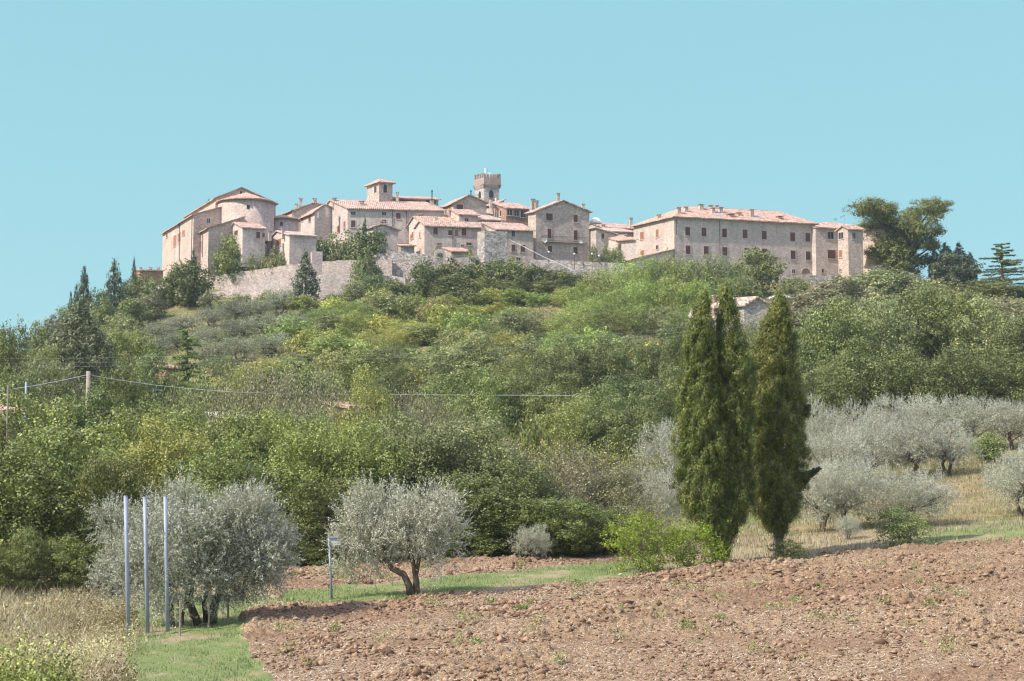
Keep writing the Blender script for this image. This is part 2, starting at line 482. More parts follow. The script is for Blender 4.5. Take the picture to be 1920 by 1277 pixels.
for _ in range(3):
    g = np.pad(soft, 1, mode='edge'); soft = (g[:-2, 1:-1] + g[2:, 1:-1] + g[1:-1, :-2] + g[1:-1, 2:] + 2 * soft) / 6
edge = np.clip(np.minimum((Yr[-1] - YY) / 3, np.minimum((QQ + 170) / 60, (2093 - QQ) / 60)), 0, 1)
ZZ = ground(XX, YY) + (soft * clod * dens * 1.25 + (1 - soft) * bank) * edge
straw = np.clip(fbm(XX * .22 + 31, YY * .55, 4) * 3.0 - 1.0 + np.clip((gpy - 1120) / 400, 0, .3), 0, 1)
NR, NC = XX.shape
Vn = np.stack([XX, YY, ZZ], -1).reshape(-1, 3)
ii = (np.arange(NR - 1)[:, None] * NC + np.arange(NC - 1)[None, :]).ravel()
Qf = np.stack([ii, ii + 1, ii + 1 + NC, ii + NC], 1)
fs_ = soil[:-1, :-1].ravel()
def soil_z(X, Y):
    j = np.clip(np.searchsorted(Yr, Y) - 1, 0, NR - 2); i = np.clip(((PX0 + X / Y * F + 170) / 3).astype(int), 0, NC - 2)
    v = np.clip((Y - Yr[j]) / (Yr[j + 1] - Yr[j]), 0, 1)
    return np.minimum(ZZ[j, i], ZZ[j, i + 1]) * (1 - v) + np.minimum(ZZ[j + 1, i], ZZ[j + 1, i + 1]) * v
def ground_mat(kind):
    m, t, o = new_mat(kind)
    a = ND(t, 'ShaderNodeAttribute', attribute_name='green').outputs['Fac']
    s = ND(t, 'ShaderNodeAttribute', attribute_name='straw').outputs['Fac']
    v = pos_vec(t, rnd=False)
    fine = noise(t, v, 13, 6, .75); mid = noise(t, v, 1.6, 4)
    if kind == 'ploughed_soil':
        c = ramp(t, fine, [(.28, (.088, .050, .028)), (.5, (.235, .152, .092)), (.72, (.375, .265, .170))])
        sc = noise(t, pos_vec(t, (9, 22, 9), False), 2.0, 4, .75)
        k = mth(t, 'MULTIPLY', ramp(t, sc, [(.48, (0, 0, 0)), (.62, (1, 1, 1))]), mth(t, 'ADD', mth(t, 'MULTIPLY', s, .9), .06))
        c = mixc(t, k, c, (.52, .41, .26))
        st = noise(t, v, 4.3, 2, .5)
        c = mixc(t, ramp(t, st, [(.72, (0, 0, 0)), (.76, (1, 1, 1))]), c, (.42, .30, .21))
    else:
        dry = ramp(t, fine, [(.3, (.230, .185, .105)), (.7, (.400, .335, .205))])
        gr = ramp(t, fine, [(.3, (.125, .165, .055)), (.7, (.240, .290, .110))])
        k = mth(t, 'ADD', a, mth(t, 'MULTIPLY', mth(t, 'SUBTRACT', mid, .5), .9))
        c = mixc(t, ramp(t, k, [(.25, (0, 0, 0)), (.6, (1, 1, 1))]), dry, gr)
    principled(t, o, c, 0.95, 0.08, fine, 0.07)
    return m
def part_mesh(name, sel, mat):
    q = Qf[sel]
    used = np.unique(q); remap = np.full(len(Vn), -1, np.int64); remap[used] = np.arange(len(used))
    me = np_mesh(name, Vn[used], remap[q], mat, smooth=(name == 'meadow'), extra={'green': green.ravel()[used], 'straw': straw.ravel()[used]})
    return link(name, me)
tag(part_mesh('ploughed_field', fs_, ground_mat('ploughed_soil')), kind='structure')
tag(part_mesh('meadow', ~fs_, ground_mat('meadow_ground')), kind='structure')

def hillside():
    q = np.arange(-1500, 3421, 20.0)
    y = np.concatenate([np.arange(1, 38, 3.0), np.arange(38, 120, 1.0), np.arange(120, 340, 2.0), np.arange(340, 761, 14.0)])
    Q, Y = np.meshgrid(q, y); X = (Q - PX0) / F * Y
    Z = ground(X, Y) + (fbm(X * .12, Y * .12, 4) - .5) * np.clip((Y - 84) / 60, 0, 1) * 1.6
    inside = (Y > 38.5) & (Y < 81.5) & (Q > -150) & (Q < 2070)
    Z = Z - inside * .6
    nr, nc = X.shape
    i = (np.arange(nr - 1)[:, None] * nc + np.arange(nc - 1)[None, :]).ravel()
    m, t, o = new_mat('hillside_ground')
    v = pos_vec(t, rnd=False)
    big = noise(t, v, .06, 5); mid = noise(t, v, .5, 5); fine = noise(t, v, 3, 4)
    c = ramp(t, mid, [(.3, (.140, .150, .050)), (.5, (.250, .200, .100)), (.7, (.340, .250, .150))])
    c = mixc(t, ramp(t, big, [(.4, (0, 0, 0)), (.65, (.8, .8, .8))]), c, (.130, .160, .050))
    c = mixc(t, 1.0, c, ramp(t, fine, [(.3, (.65, .65, .65)), (.7, (1.15, 1.15, 1.15))]), 'MULTIPLY')
    principled(t, o, c, .95, .05, fine, .15)
    me = np_mesh('hillside', np.stack([X, Y, Z], -1).reshape(-1, 3), np.stack([i, i + 1, i + 1 + nc, i + nc], 1), m, smooth=True)
    tag(link('hillside', me), kind='structure')
hillside()

# ------------------------------------------------------------------ leaves and trees
def nrm(a): return a / np.maximum(np.linalg.norm(a, axis=1, keepdims=True), 1e-9)
def leaf_mesh(name, P, N, T, L, W, rnd, mat):
    N = nrm(N); T = T - N * np.sum(T * N, 1, keepdims=True); T = nrm(T); B = np.cross(N, T)
    L = np.asarray(L).reshape(-1, 1) / 2 if np.ndim(L) else L / 2
    W = np.asarray(W).reshape(-1, 1) / 2 if np.ndim(W) else W / 2
    V = np.stack([P - T * L, P + B * W, P + T * L, P - B * W], 1).reshape(-1, 3)
    Fq = np.arange(len(V)).reshape(-1, 4)
    return np_mesh(name, V, Fq, mat, rnd=np.clip(rnd, 0, 1))
def rdir(rg, n):
    return nrm(rg.normal(size=(n, 3)))
def blob_leaves(rg, blobs, n, up=.35, rand=.6, shell=.35, cull=.15, per=20, sig=.20):
    """leaves gathered in tufts over the clumps of a crown: sprays catch the light, the hollows between stay dark"""
    B = np.array(blobs)
    area = (B[:, 3] * B[:, 4] + B[:, 4] * B[:, 5] + B[:, 3] * B[:, 5])
    m = max(8, n // per)
    idx = rg.choice(len(B), m, p=area / area.sum())
    d = rdir(rg, m); b = B[idx]; ph = idx * 1.7
    lump = 1 + .16 * np.sin(d[:, 0] * 5 + ph) * np.sin(d[:, 1] * 5 + ph * 1.3) + .14 * np.sin(d[:, 2] * 7 + ph * .7)
    r = (1 - shell * rg.rand(m) ** 1.8) * lump * (1 + .10 * rg.normal(size=m))
    C = b[:, :3] + d * b[:, 3:6] * r[:, None]
    keep = np.ones(m, bool)
    for k in range(len(B)):
        q = np.linalg.norm((C - B[k, :3]) / B[k, 3:6], axis=1)
        keep &= ~((q < .62) & (idx != k) & (rg.rand(m) > cull))
    C, idx, d, b = C[keep], idx[keep], d[keep], b[keep]; m = len(C)
    out = nrm(d / b[:, 3:6])
    per = max(1, int(round(n / m)))
    s = sig * rg.uniform(.6, 1.4, (m, 1, 1))
    off = rg.normal(size=(m, per, 3)) * s * np.array([1, 1, .75])
    P = (C[:, None, :] + off).reshape(-1, 3); o = nrm(off.reshape(-1, 3)); out = np.repeat(out, per, 0); N_ = len(P)
    N = o * .75 + out * .55 + np.array([0, 0, up]) + rdir(rg, N_) * rand
    T = rdir(rg, N_) + out * .4
    tint = np.repeat(np.clip((idx * .618) % 1.0 * .55 + .45 * rg.rand(m), 0, 1), per)
    return P, N, T, tint, out
def crown_blobs(rg, W, H, z0, K, top=1.0, rr=(.24, .40), squash=.85, core=.55):
    """clumps round an egg from z0 to H"""
    cz, hz = (z0 + H) / 2, (H - z0) / 2
    bl = [(0, 0, cz, W / 2 * core, W / 2 * core, hz * core)]
    for k in range(K):
        f = (k + .5) / K
        zz = 1 - 2 * f; ph = k * 2.39996 + rg.rand() * .8
        r = math.sqrt(max(0, 1 - zz * zz)); s = rg.uniform(.66, .98)
        R_ = W / 2 * rg.uniform(*rr)
        wid = 1.0 if zz < 0 else top + (1 - top) * (1 - zz)
        bl.append((math.cos(ph) * r * W / 2 * s * wid, math.sin(ph) * r * W / 2 * s * wid, cz + zz * hz * s, R_, R_, min(R_ * squash, hz * .6)))
    return bl
def trunk_mesh(rg, name, H, z1, r, blobs, mat, stems=1, limbs=9, lean=.1, zb=-.4, n=6):
    mb = MB()
    for s in range(stems):
        a = rg.rand() * 6.28
        ox, oy = (math.cos(a) * r * 1.5 * (stems > 1), math.sin(a) * r * 1.5 * (stems > 1))
        top = Vector((ox * 4 + rg.normal() * lean * H, oy * 4 + rg.normal() * lean * H, z1))
        pts = [Vector((ox, oy, zb)), Vector((ox, oy, 0)), Vector((ox, oy, 0)).lerp(top, .5) + Vector((rg.normal() * .05 * H, rg.normal() * .05 * H, 0)), top]
        mb.tube(pts, [r * 1.4, r * 1.15, r * .85, r * .6], n)
        ch = rg.permutation(len(blobs))[:limbs]
        for k in ch:
            b = Vector(blobs[k][:3])
            st = pts[2].lerp(top, rg.rand())
            md = st.lerp(b, .5) + Vector((rg.normal() * .08 * H, rg.normal() * .08 * H, .03 * H))
            mb.tube([st, md, b], [r * .45, r * .3, r * .08], 5, False)
    me = bpy.data.meshes.new(name); me.from_pydata(mb.v, [], mb.f); me.materials.append(mat)
    for p in me.polygons: p.use_smooth = True
    return me
PROTO = {}
def reg(kind, crown, trunk, W, H):
    PROTO.setdefault(kind, []).append((crown, trunk, W, H))
def measure(P):
    return (np.percentile(P[:, 0], 98.5) - np.percentile(P[:, 0], 1.5)), np.percentile(P[:, 2], 99.3)

def mk_broad(kind, seed, W, H, z0f, n, leaf, K, mat, trunkr, rr=(.24, .40), asp=.62, stems=1, top=.9, bark=None, squash=.85, sprout=0, up=.3, per=22, sig=.19):
    rg = np.random.RandomState(seed)
    bl = crown_blobs(rg, W, H, H * z0f, K, top, rr, squash)
    P, N, T, tint, out = blob_leaves(rg, bl, n, up=up, per=per, sig=sig)
    m = len(P)
    if sprout:
        sel = rg.permutation(m)[:sprout]
        k = 7
        dirs = nrm(out[sel] * .7 + np.array([0, 0, 1.0]) + rg.normal(size=(sprout, 3)) * .25)
        s = np.linspace(.1, 1, k)[None, :, None] * rg.uniform(.5, 1.2, (sprout, 1, 1)) * W * .09
        Ps = (P[sel][:, None, :] + dirs[:, None, :] * s).reshape(-1, 3) + rg.normal(size=(sprout * k, 3)) * leaf * .3
        P = np.concatenate([P, Ps]); N = np.concatenate([N, rdir(rg, sprout * k)]); T = np.concatenate([T, rdir(rg, sprout * k)])
        tint = np.concatenate([tint, np.repeat(tint[sel], k)])
    m = len(P)
    rnd = .22 + .36 * tint + .42 * (rg.rand(m)) + .08 * rg.normal(size=m) - .08
    L = leaf * rg.uniform(.65, 1.35, m)
    me = leaf_mesh(kind + '_crown', P, N, T, L, L * asp, rnd, LM[mat])
    tr = trunk_mesh(rg, kind + '_trunk', H, H * max(.35, z0f + .2), trunkr, bl, bark or BARK, stems)
    reg(kind, me, tr, *measure(P))

def mk_olive(kind, seed, W, H, z0f, sprigs, K, mat, leaf=.10, lw=.027, trunkr=.14, stems=2, slen=.55, bl=None, tr=None, per=14, splay=.35, bulk=0):
    rg = np.random.RandomState(seed)
    if bl is None: bl = crown_blobs(rg, W, H, H * z0f, K, 1.0, (.22, .36), .9, .5)
    P0, N0, T0, tint, out = blob_leaves(rg, bl, sprigs, shell=.6, cull=.5, per=5, sig=.12)
    m = len(P0)
    # shoots stand up on top of the crown and droop on its underside
    zrel = np.clip(out[:, 2:3], -1, 1)
    d = nrm(out * .75 + np.array([0, 0, .75]) * np.clip(zrel + .55, -.5, 1) + rg.normal(size=(m, 3)) * splay)
    ln = slen * rg.uniform(.5, 1.25, m) * (1 + .35 * np.clip(zrel[:, 0], 0, 1))
    s = (np.arange(per) + .5) / per
    P = P0[:, None, :] + d[:, None, :] * (s[None, :, None] * ln[:, None, None])
    P = P.reshape(-1, 3)
    dd = np.repeat(d, per, 0); n = len(P)
    side = rdir(rg, n)
    T = nrm(dd * .75 + side * .75)
    P = P + T * leaf * .4
    N = rdir(rg, n) + np.array([0, 0, .3])
    rnd = .15 + .25 * np.repeat(tint, per) + .6 * rg.rand(n)
    L = leaf * rg.uniform(.7, 1.3, n)
    me = leaf_mesh(kind + '_crown', P, N, T, L, np.full(n, lw) * rg.uniform(.8, 1.3, n), rnd, LM[mat])
    if tr is None: tr = trunk_mesh(rg, kind + '_trunk', H, H * max(.35, z0f + .12), trunkr, bl, BARK_O, stems, 6, .12)
    reg(kind, me, tr, *measure(P))

def mk_brush(kind, seed, W, H, twigs, leaves, leaf, mat):
    rg = np.random.RandomState(seed)
    mb = MB(); tips = []
    for k in range(twigs):
        a = rg.rand() * 6.28; r0 = rg.rand() ** .5 * W * .22
        b = Vector((math.cos(a) * r0, math.sin(a) * r0, -.1))
        sp = rg.uniform(.15, .5) * W
        h = H * rg.uniform(.55, 1.0) * (1 - .3 * sp / (W * .5))
        t_ = Vector((b.x + math.cos(a + rg.normal() * .5) * sp, b.y + math.sin(a + rg.normal() * .5) * sp, h))
        md = b.lerp(t_, .5) + Vector((rg.normal() * .1 * W, rg.normal() * .1 * W, h * .12))
        mb.tube([b, md, t_], [.035, .024, .008], 3, False)
        for j in range(3):
            u = rg.uniform(.4, .95); st = (b.lerp(md, u * 2) if u < .5 else md.lerp(t_, u * 2 - 1))
            e = st + Vector((rg.normal() * .14 * W, rg.normal() * .14 * W, rg.uniform(.05, .28) * H))
            mb.tube([st, e], [.016, .006], 3, False); tips += [st.lerp(e, .5), e]
        tips += [md, t_, md.lerp(t_, .5)]
    tips = np.array([tuple(p) for p in tips])
    idx = rg.choice(len(tips), leaves)
    P = tips[idx] + rg.normal(size=(leaves, 3)) * np.array([.11 * W, .11 * W, .09 * H]) * .6
    P[:, 2] = np.abs(P[:, 2])
    me = leaf_mesh(kind + '_crown', P, rdir(rg, leaves), rdir(rg, leaves), leaf * rg.uniform(.6, 1.3, leaves), leaf * .55, rg.rand(leaves), LM[mat])
    tm = bpy.data.meshes.new(kind + '_stems'); tm.from_pydata(mb.v, [], mb.f); tm.materials.append(TWIG)
    reg(kind, me, tm, *measure(P))

def spire_leaves(rg, prof, n_t, per, tuft, leaf, lw, axis=None, lumps=.16, dup=1.0):
    """tufts of upright scales on a spire; prof: list of (z, xc, halfwidth)"""
    zs, xc, hw = (np.array(v) for v in zip(*sorted(prof)))
    zz = np.linspace(zs[0], zs[-1], 400); ww = np.interp(zz, zs, hw)
    cdf = np.cumsum(ww + .08); cdf /= cdf[-1]
    z = np.interp(rg.rand(n_t), cdf, zz)
    ph = rg.rand(n_t) * 2 * np.pi
    w = np.interp(z, zs, hw); cx = np.interp(z, zs, xc)
    lump = 1 + lumps * (np.sin(ph * 3 + z * 2.1) * .5 + np.sin(ph * 5 - z * 3.7) * .5 + rg.normal(size=n_t) * .55)
    inner = rg.rand(n_t) ** 3 * .45
    r = w * lump * (1 - inner)
    C = np.stack([cx + np.cos(ph) * r, np.sin(ph) * r, z], 1)
    out = np.stack([np.cos(ph), np.sin(ph), np.zeros(n_t)], 1)
    size = tuft * rg.uniform(.55, 1.35, n_t)
    k = per
    off = rg.normal(size=(n_t, k, 3)) * np.array([.42, .42, .75]) * size[:, None, None]
    P = (C[:, None, :] + off).reshape(-1, 3)
    n = len(P)
    oo = np.repeat(out, k, 0)
    T = nrm(np.array([0, 0, 1.0]) * dup + oo * .45 + rg.normal(size=(n, 3)) * .4)
    N = nrm(off.reshape(-1, 3)) * .9 + oo * .4 + rdir(rg, n) * .5 + np.array([0, 0, .2])
    tint = np.repeat(rg.rand(n_t), k)
    return P, N, T, np.full(n, leaf) * rg.uniform(.6, 1.4, n), np.full(n, lw) * rg.uniform(.7, 1.3, n), .10 + .35 * tint + .5 * rg.rand(n)
def mk_spire(kind, seed, prof, n_t, per, tuft, leaf, lw, mat, trunk_r=.15, **kw):
    rg = np.random.RandomState(seed)
    P, N, T, L, W, rnd = spire_leaves(rg, prof, n_t, per, tuft, leaf, lw, **kw)
    me = leaf_mesh(kind + '_crown', P, N, T, L, W, rnd, LM[mat])
    mb = MB(); top = max(p[0] for p in prof)
    mb.tube([(0, 0, -.5), (0, 0, top * .5), (0, 0, top * .95)], [trunk_r, trunk_r * .7, .02], 7)
    tm = bpy.data.meshes.new(kind + '_trunk'); tm.from_pydata(mb.v, [], mb.f); tm.materials.append(BARK)
    reg(kind, me, tm, *measure(P))
def mk_layered(kind, seed, H, W, layers, n, leaf, mat, shape='cedar'):
    rg = np.random.RandomState(seed)
    mb = MB(); mb.tube([(0, 0, -.5), (0, 0, H * .6), (0, 0, H)], [.22, .14, .03], 7)
    Ps, Ts = [], []
    for k in range(layers):
        z = H * (.18 + .80 * k / (layers - 1)); fr = (z / H)
        nb = rg.randint(4, 7)
        for j in range(nb):
            a = rg.rand() * 6.28; ln = W / 2 * (1.05 - fr) ** .6 * rg.uniform(.45, 1.15) + .25; zb = z; z = z + rg.normal() * .035 * H
            dv = np.array([math.cos(a), math.sin(a), 0]); dz = (.10 if shape == 'cedar' else -.12)
            e = Vector((dv[0] * ln, dv[1] * ln, z + dz * ln))
            mb.tube([(0, 0, z - .2), e], [.06, .012], 4, False)
            m = int(n / layers / nb * (ln / (W / 2) + .3))
            u = rg.rand(m) ** .7
            sd = rg.normal(size=m) * .22 * ln * (.3 + u * (1.15 - u))
            P = np.stack([dv[0] * ln * u - dv[1] * sd, dv[1] * ln * u + dv[0] * sd, z + dz * ln * u + rg.normal(size=m) * .07 - np.abs(sd) * .12 - (ln * u) ** 2 * .02], 1)
            z = zb
            Ps.append(P); Ts.append(np.repeat(dv[None], m, 0) + rg.normal(size=(m, 3)) * .5)
    P = np.concatenate(Ps); T = np.concatenate(Ts); m = len(P)
    N = np.array([0, 0, .8]) + rdir(rg, m) * .8
    me = leaf_mesh(kind + '_crown', P, N, T, leaf * rg.uniform(.6, 1.4, m), leaf * .4, .15 + .7 * rg.rand(m), LM[mat])
    tm = bpy.data.meshes.new(kind + '_trunk'); tm.from_pydata(mb.v, [], mb.f); tm.materials.append(BARK)
    reg(kind, me, tm, *measure(P))

# near kinds (fine leaves)
for i in range(4):
    mk_broad('broad', 10 + i, 6.2, 7.6, .04, 21000, .150, 30, 'mid', .16, (.20, .34), stems=2, sprout=500)
for i in range(2):
    mk_broad('fine', 20 + i, 6.0, 7.4, .03, 26000, .125, 26, 'grey', .15, (.22, .38), stems=3, sprout=900)
for i in range(3):
    mk_broad('oak', 30 + i, 8.0, 9.0, .14, 17000, .20, 26, 'oak', .22, (.22, .36), stems=1, squash=.75, per=20, sig=.30)
for i in range(3):
    mk_olive('olive', 40 + i, 5.0, 4.2, .24, 2600, 24, 'olive', .105, .030, .15, 2)
for i in range(3):
    mk_brush('brush', 50 + i, 5.0, 5.5, 60, 4200, .15, 'brown')
for i in range(2):
    mk_broad('shrub', 60 + i, 2.6, 2.6, .0, 5200, .085, 18, 'fresh', .03, (.26, .44), stems=4, sprout=260, bark=TWIG, per=12, sig=.09)
# far kinds (leaf clumps)
for i in range(4):
    mk_broad('far_broad', 70 + i, 6.5, 7.0, .03, 5200, .34, 22, 'mid', .16, (.24, .40), per=11, sig=.30)
for i in range(3):
    mk_broad('feather', 80 + i, 6.5, 5.5, .0, 6500, .24, 16, 'feather', .1, (.34, .52), asp=.45, sprout=300, up=.5, per=16, sig=.32)
for i in range(3):
    mk_broad('far_olive', 90 + i, 5.4, 4.4, .14, 5000, .22, 18, 'folive', .16, (.28, .44), asp=.40, stems=2, bark=BARK_O, per=14, sig=.26)
for i in range(3):
    mk_broad('far_shrub', 100 + i, 4.5, 3.0, .0, 3000, .26, 14, 'yel', .05, (.30, .5), per=12, sig=.22)
for i in range(2):
    pr = [(0, 0, .5), (1, 0, .95), (3, 0, 1.1), (6, 0, .9), (8.5, 0, .5), (10, 0, .06)]
    mk_spire('slim_cypress', 110 + i, pr, 330, 14, .26, .34, .12, 'fcyp')
pr = [(0, 0, .9), (1.5, 0, 1.7), (4, 0, 1.7), (6.5, 0, 1.15), (8.6, 0, .5), (10, 0, .08)]
for i in range(2):
    mk_spire('ragged_conifer', 114 + i, pr, 420, 14, .38, .36, .14, 'fcyp', lumps=.34)
pr = [(0, 0, 2.6), (1.5, 0, 3.6), (4, 0, 3.2), (6.5, 0, 2.3), (8.6, 0, 1.1), (10, 0, .15)]
mk_spire('broad_conifer', 118, pr, 1200, 22, .42, .30, .12, 'conif', lumps=.22, dup=.6)
mk_layered('cedar', 120, 10, 9, 12, 9000, .34, 'pine')
mk_layered('young_cedar', 122, 9, 5.5, 13, 9000, .26, 'feather', 'fir')

ORD = 'first second third fourth fifth sixth seventh eighth ninth tenth eleventh twelfth thirteenth fourteenth fifteenth sixteenth seventeenth eighteenth nineteenth twentieth'.split()
TR = random.Random(5)
NAMES = {'broad': 'broadleaf_tree', 'fine': 'broadleaf_tree', 'oak': 'oak_tree', 'olive': 'olive_tree', 'brush': 'scrub_bush', 'shrub': 'leafy_shrub',
         'far_broad': 'broadleaf_tree', 'feather': 'feathery_bush', 'far_olive': 'olive_tree', 'far_shrub': 'hillside_shrub', 'slim_cypress': 'cypress_tree',
         'ragged_conifer': 'conifer_tree', 'broad_conifer': 'conifer_tree', 'cedar': 'cedar_tree', 'young_cedar': 'cedar_tree'}
CATS = {'scrub_bush': 'bush', 'leafy_shrub': 'shrub', 'hillside_shrub': 'shrub', 'feathery_bush': 'bush'}
def tree(kind, px, top, w, Y, label, group=None, mat=None, var=None, rz=None, base=None, name=None, cat=None, sink=0.0, parts=True):
    pr = PROTO[kind]
    crown, trunk, W, H = pr[TR.randrange(len(pr)) if var is None else var % len(pr)]
    if base is not None:
        b = base_at(px, base); Y = b.y
    x = at(px, top, Y).x
    z = gz(x, Y) - sink
    h = max(at(px, top, Y).z - z, .6)
    w = w * Y / F
    s = (w / W * TR.uniform(.97, 1.03), w / W * TR.uniform(.9, 1.05), h / H)
    nm = name or NAMES[kind]
    e = empty(nm, (x, Y, z), TR.uniform(0, 6.28) if rz is None else rz, label, cat or CATS.get(nm, 'tree'), group)
    e.scale = s
    c = link('crown' if 'tree' in nm else 'foliage', crown, e)
    if mat:
        c.material_slots[0].link = 'OBJECT'; c.material_slots[0].material = LM[mat]
    if trunk is not None and parts: link('trunk' if 'tree' in nm else 'stems', trunk, e)
    return e
# ------------------------------------------------------------------ the village
class Bld:
    def __init__(s, name, label, px, Y, th, la, xr, xl, eave, base, wall, tile=TILE, d=None, cat='house', deep=3.0, group=None, ov=.45):
        s.C = at(px, eave, Y); s.th, s.la = R(th), R(la)
        s.zE = s.C.z; s.zB = at(px, base, Y).z - deep
        s.f = Vector((math.cos(s.th), math.sin(s.th), 0)); s.l = Vector((-math.sin(s.la), math.cos(s.la), 0))
        s.w = s.solve(s.f, xr, 1)
        s.d = d if xl is None else s.solve(s.l, xl, -1)
        s.root = empty(name, (s.C.x, s.C.y, s.zB), s.th, label, cat, group)
        a = s.la - s.th; s.a = a
        s.lx, s.ly = -math.sin(a), math.cos(a)
        s.wall, s.tile, s.ov = wall, tile, ov
        s.h = s.zE - s.zB
        s.rng = random.Random(int(px * 7 + Y))
    def solve(s, dv, x, sg):
        lo, hi = 0.05, 70.0
        for _ in range(50):
            m = (lo + hi) / 2
            if (topix(s.C + dv * m)[0] - x) * sg < 0: lo = m
            else: hi = m
        return lo
    def hit(s, face, px, py, off=0.0):
        dv = s.f if face == 'f' else s.l
        o = s.C + (s.l * off if face == 'f' else s.f * off)
        n = Vector((dv.y, -dv.x, 0)); r = ray(px, py)
        t = (o - Vector((0, 0, CAMZ))).dot(n) / r.dot(n)
        p = Vector((0, 0, CAMZ)) + r * t
        return (p - o).dot(dv), p.z - s.zB
    def L(s, u, v, z): return (u + v * s.lx, v * s.ly, z)
    def body(s, prof, along):                  # prof: (coordinate, z) closed polygon on the gable plane
        mb = MB()
        if along == 'u': mb.prism([s.L(0, v, z) for v, z in prof], Vector(s.L(s.w, 0, 0)))
        else: mb.prism([s.L(u, 0, z) for u, z in prof], Vector(s.L(0, s.d, 0)))
        return mb.build('wall', s.wall, s.root)
    def roofslab(s, pts, nu=10, nv=3, th=.2, name='roof', jit=.035):
        mb = MB()
        for q in pts: mb.slab(*[(x, y, z + th) for x, y, z in q], th, nu, nv, jit, s.rng)
        return mb.build(name, s.tile, s.root)
    def gable_u(s, peak=None, vr=None, rise=None):      # ridge along the front
        if peak: vr, zr = s.hit('l', *peak)
        else: vr = s.d / 2 if vr is None else vr; zr = s.h + rise
        h, d, w, o, g = s.h, s.d, s.w, s.ov, .3
        s.body([(0, 0), (0, h), (vr, zr), (d, h), (d, 0)], 'u')
        k = (zr - h) / vr; k2 = (zr - h) / max(d - vr, .1)
        s.roofslab([[s.L(-g, -o, h - o * k), s.L(w + g, -o, h - o * k), s.L(w + g, vr, zr), s.L(-g, vr, zr)],
                    [s.L(-g, vr, zr), s.L(w + g, vr, zr), s.L(w + g, d + o, h - o * k2), s.L(-g, d + o, h - o * k2)]], max(6, int(w / 1.2)), 4)
        s.zr = zr
    def gable_v(s, peak=None, rise=None, hr=None):      # gable faces the front
        if peak: ur, zr = s.hit('f', *peak)
        else: ur = s.w / 2; zr = s.h + rise
        h, d, w, o, g = s.h, s.d, s.w, s.ov, .4
        h2 = h if hr is None else s.hit('f', *hr)[1]
        s.body([(0, 0), (0, h), (ur, zr), (w, h2), (w, 0)], 'v')
        k, k2 = (zr - h) / ur, (zr - h2) / (w - ur)
        s.roofslab([[s.L(-o, -g, h - o * k), s.L(ur, -g, zr), s.L(ur, d + g, zr), s.L(-o, d + g, h - o * k)],
                    [s.L(ur, -g, zr), s.L(w + o, -g, h2 - o * k2), s.L(w + o, d + g, h2 - o * k2), s.L(ur, d + g, zr)]], 6, max(4, int(s.d / 1.5)))
        s.zr = zr
    def shed_u(s, right):                               # rises (or falls) to the right
        u, z = s.hit('f', *right); h2 = s.h + (z - s.h) * s.w / u
        h, d, w, o = s.h, s.d, s.w, s.ov
        s.body([(0, 0), (0, h), (w, h2), (w, 0)], 'v'); k = (h2 - h) / w
        s.roofslab([[s.L(-o, -.3, h - o * k), s.L(w + .2, -.3, h2 + .2 * k), s.L(w + .2, d + .3, h2 + .2 * k), s.L(-o, d + .3, h - o * k)]], 8, 6)
    def shed_v(s, rise, o=None):                        # low at the front
        h, d, w, o = s.h, s.d, s.w, s.ov if o is None else o
        s.body([(0, 0), (0, h), (d, h + rise), (d, 0)], 'u'); k = rise / d
        s.roofslab([[s.L(-.25, -o, h - o * k), s.L(w + .25, -o, h - o * k), s.L(w + .25, d + .2, h + rise), s.L(-.25, d + .2, h + rise)]], max(6, int(w / 1.2)), 4)
    def hip(s, rise, r0, r1):
        h, d, w, o = s.h, s.d, s.w, s.ov
        s.body([(0, 0), (0, h), (d, h), (d, 0)], 'u')
        e = h - .1; zr = h + rise; a, b = (r0, d / 2), (w - r1, d / 2)
        A, B_, C_, D_ = s.L(-o, -o, e), s.L(w + o, -o, e), s.L(w + o, d + o, e), s.L(-o, d + o, e)
        P, Q = s.L(*a, zr), s.L(*b, zr)
        s.roofslab([[A, B_, Q, P], [D_, A, P, P], [C_, D_, P, Q], [B_, C_, Q, Q]], max(6, int(w / 1.2)), 5)
        s.zr = zr
    def flat(s, top=None):
        s.body([(0, 0), (0, s.h), (s.d, s.h), (s.d, 0)], 'u')
    # ---- openings
    def box(s, mb, face, u, z, w, h, y0, y1):
        if face == 'f': mb.box(u - w / 2, u + w / 2, y0, y1, z - h / 2, z + h / 2)
        else:
            ca, sa = math.cos(s.a), math.sin(s.a)
            mb.box(u - w / 2, u + w / 2, y0, y1, z - h / 2, z + h / 2, lambda x, y, zz: (x * s.lx + y * ca, x * s.ly + y * sa, zz))
    def win(s, face, px, py, wp, hp, kind='sh', mat=None, frame=True, off=0.0, name='window'):
        u, z = s.hit(face, px, py)
        u2, _ = s.hit(face, px + wp / 2, py); u1, _ = s.hit(face, px - wp / 2, py)
        _, z2 = s.hit(face, px, py - hp / 2); _, z1 = s.hit(face, px, py + hp / 2)
        w, h = abs(u2 - u1), abs(z2 - z1); u = (u1 + u2) / 2
        mb = MB()
        if kind == 'sh':
            s.box(mb, face, u - w / 4 - .006, z, w / 2 - .015, h, -.07, .1); s.box(mb, face, u + w / 4 + .006, z, w / 2 - .015, h, -.07, .1)
            for k in range(int(h / .22)):          # louvre slats
                zz = z - h / 2 + .12 + k * .22
                s.box(mb, face, u - w / 4, zz, w / 2 - .16, .05, -.088, -.06); s.box(mb, face, u + w / 4, zz, w / 2 - .16, .05, -.088, -.06)
            win = mb.build(name, mat or SHUT, s.root)
        else:
            s.box(mb, face, u, z, w, h, -.012, .1)
            win = mb.build(name, mat or GLASS, s.root)
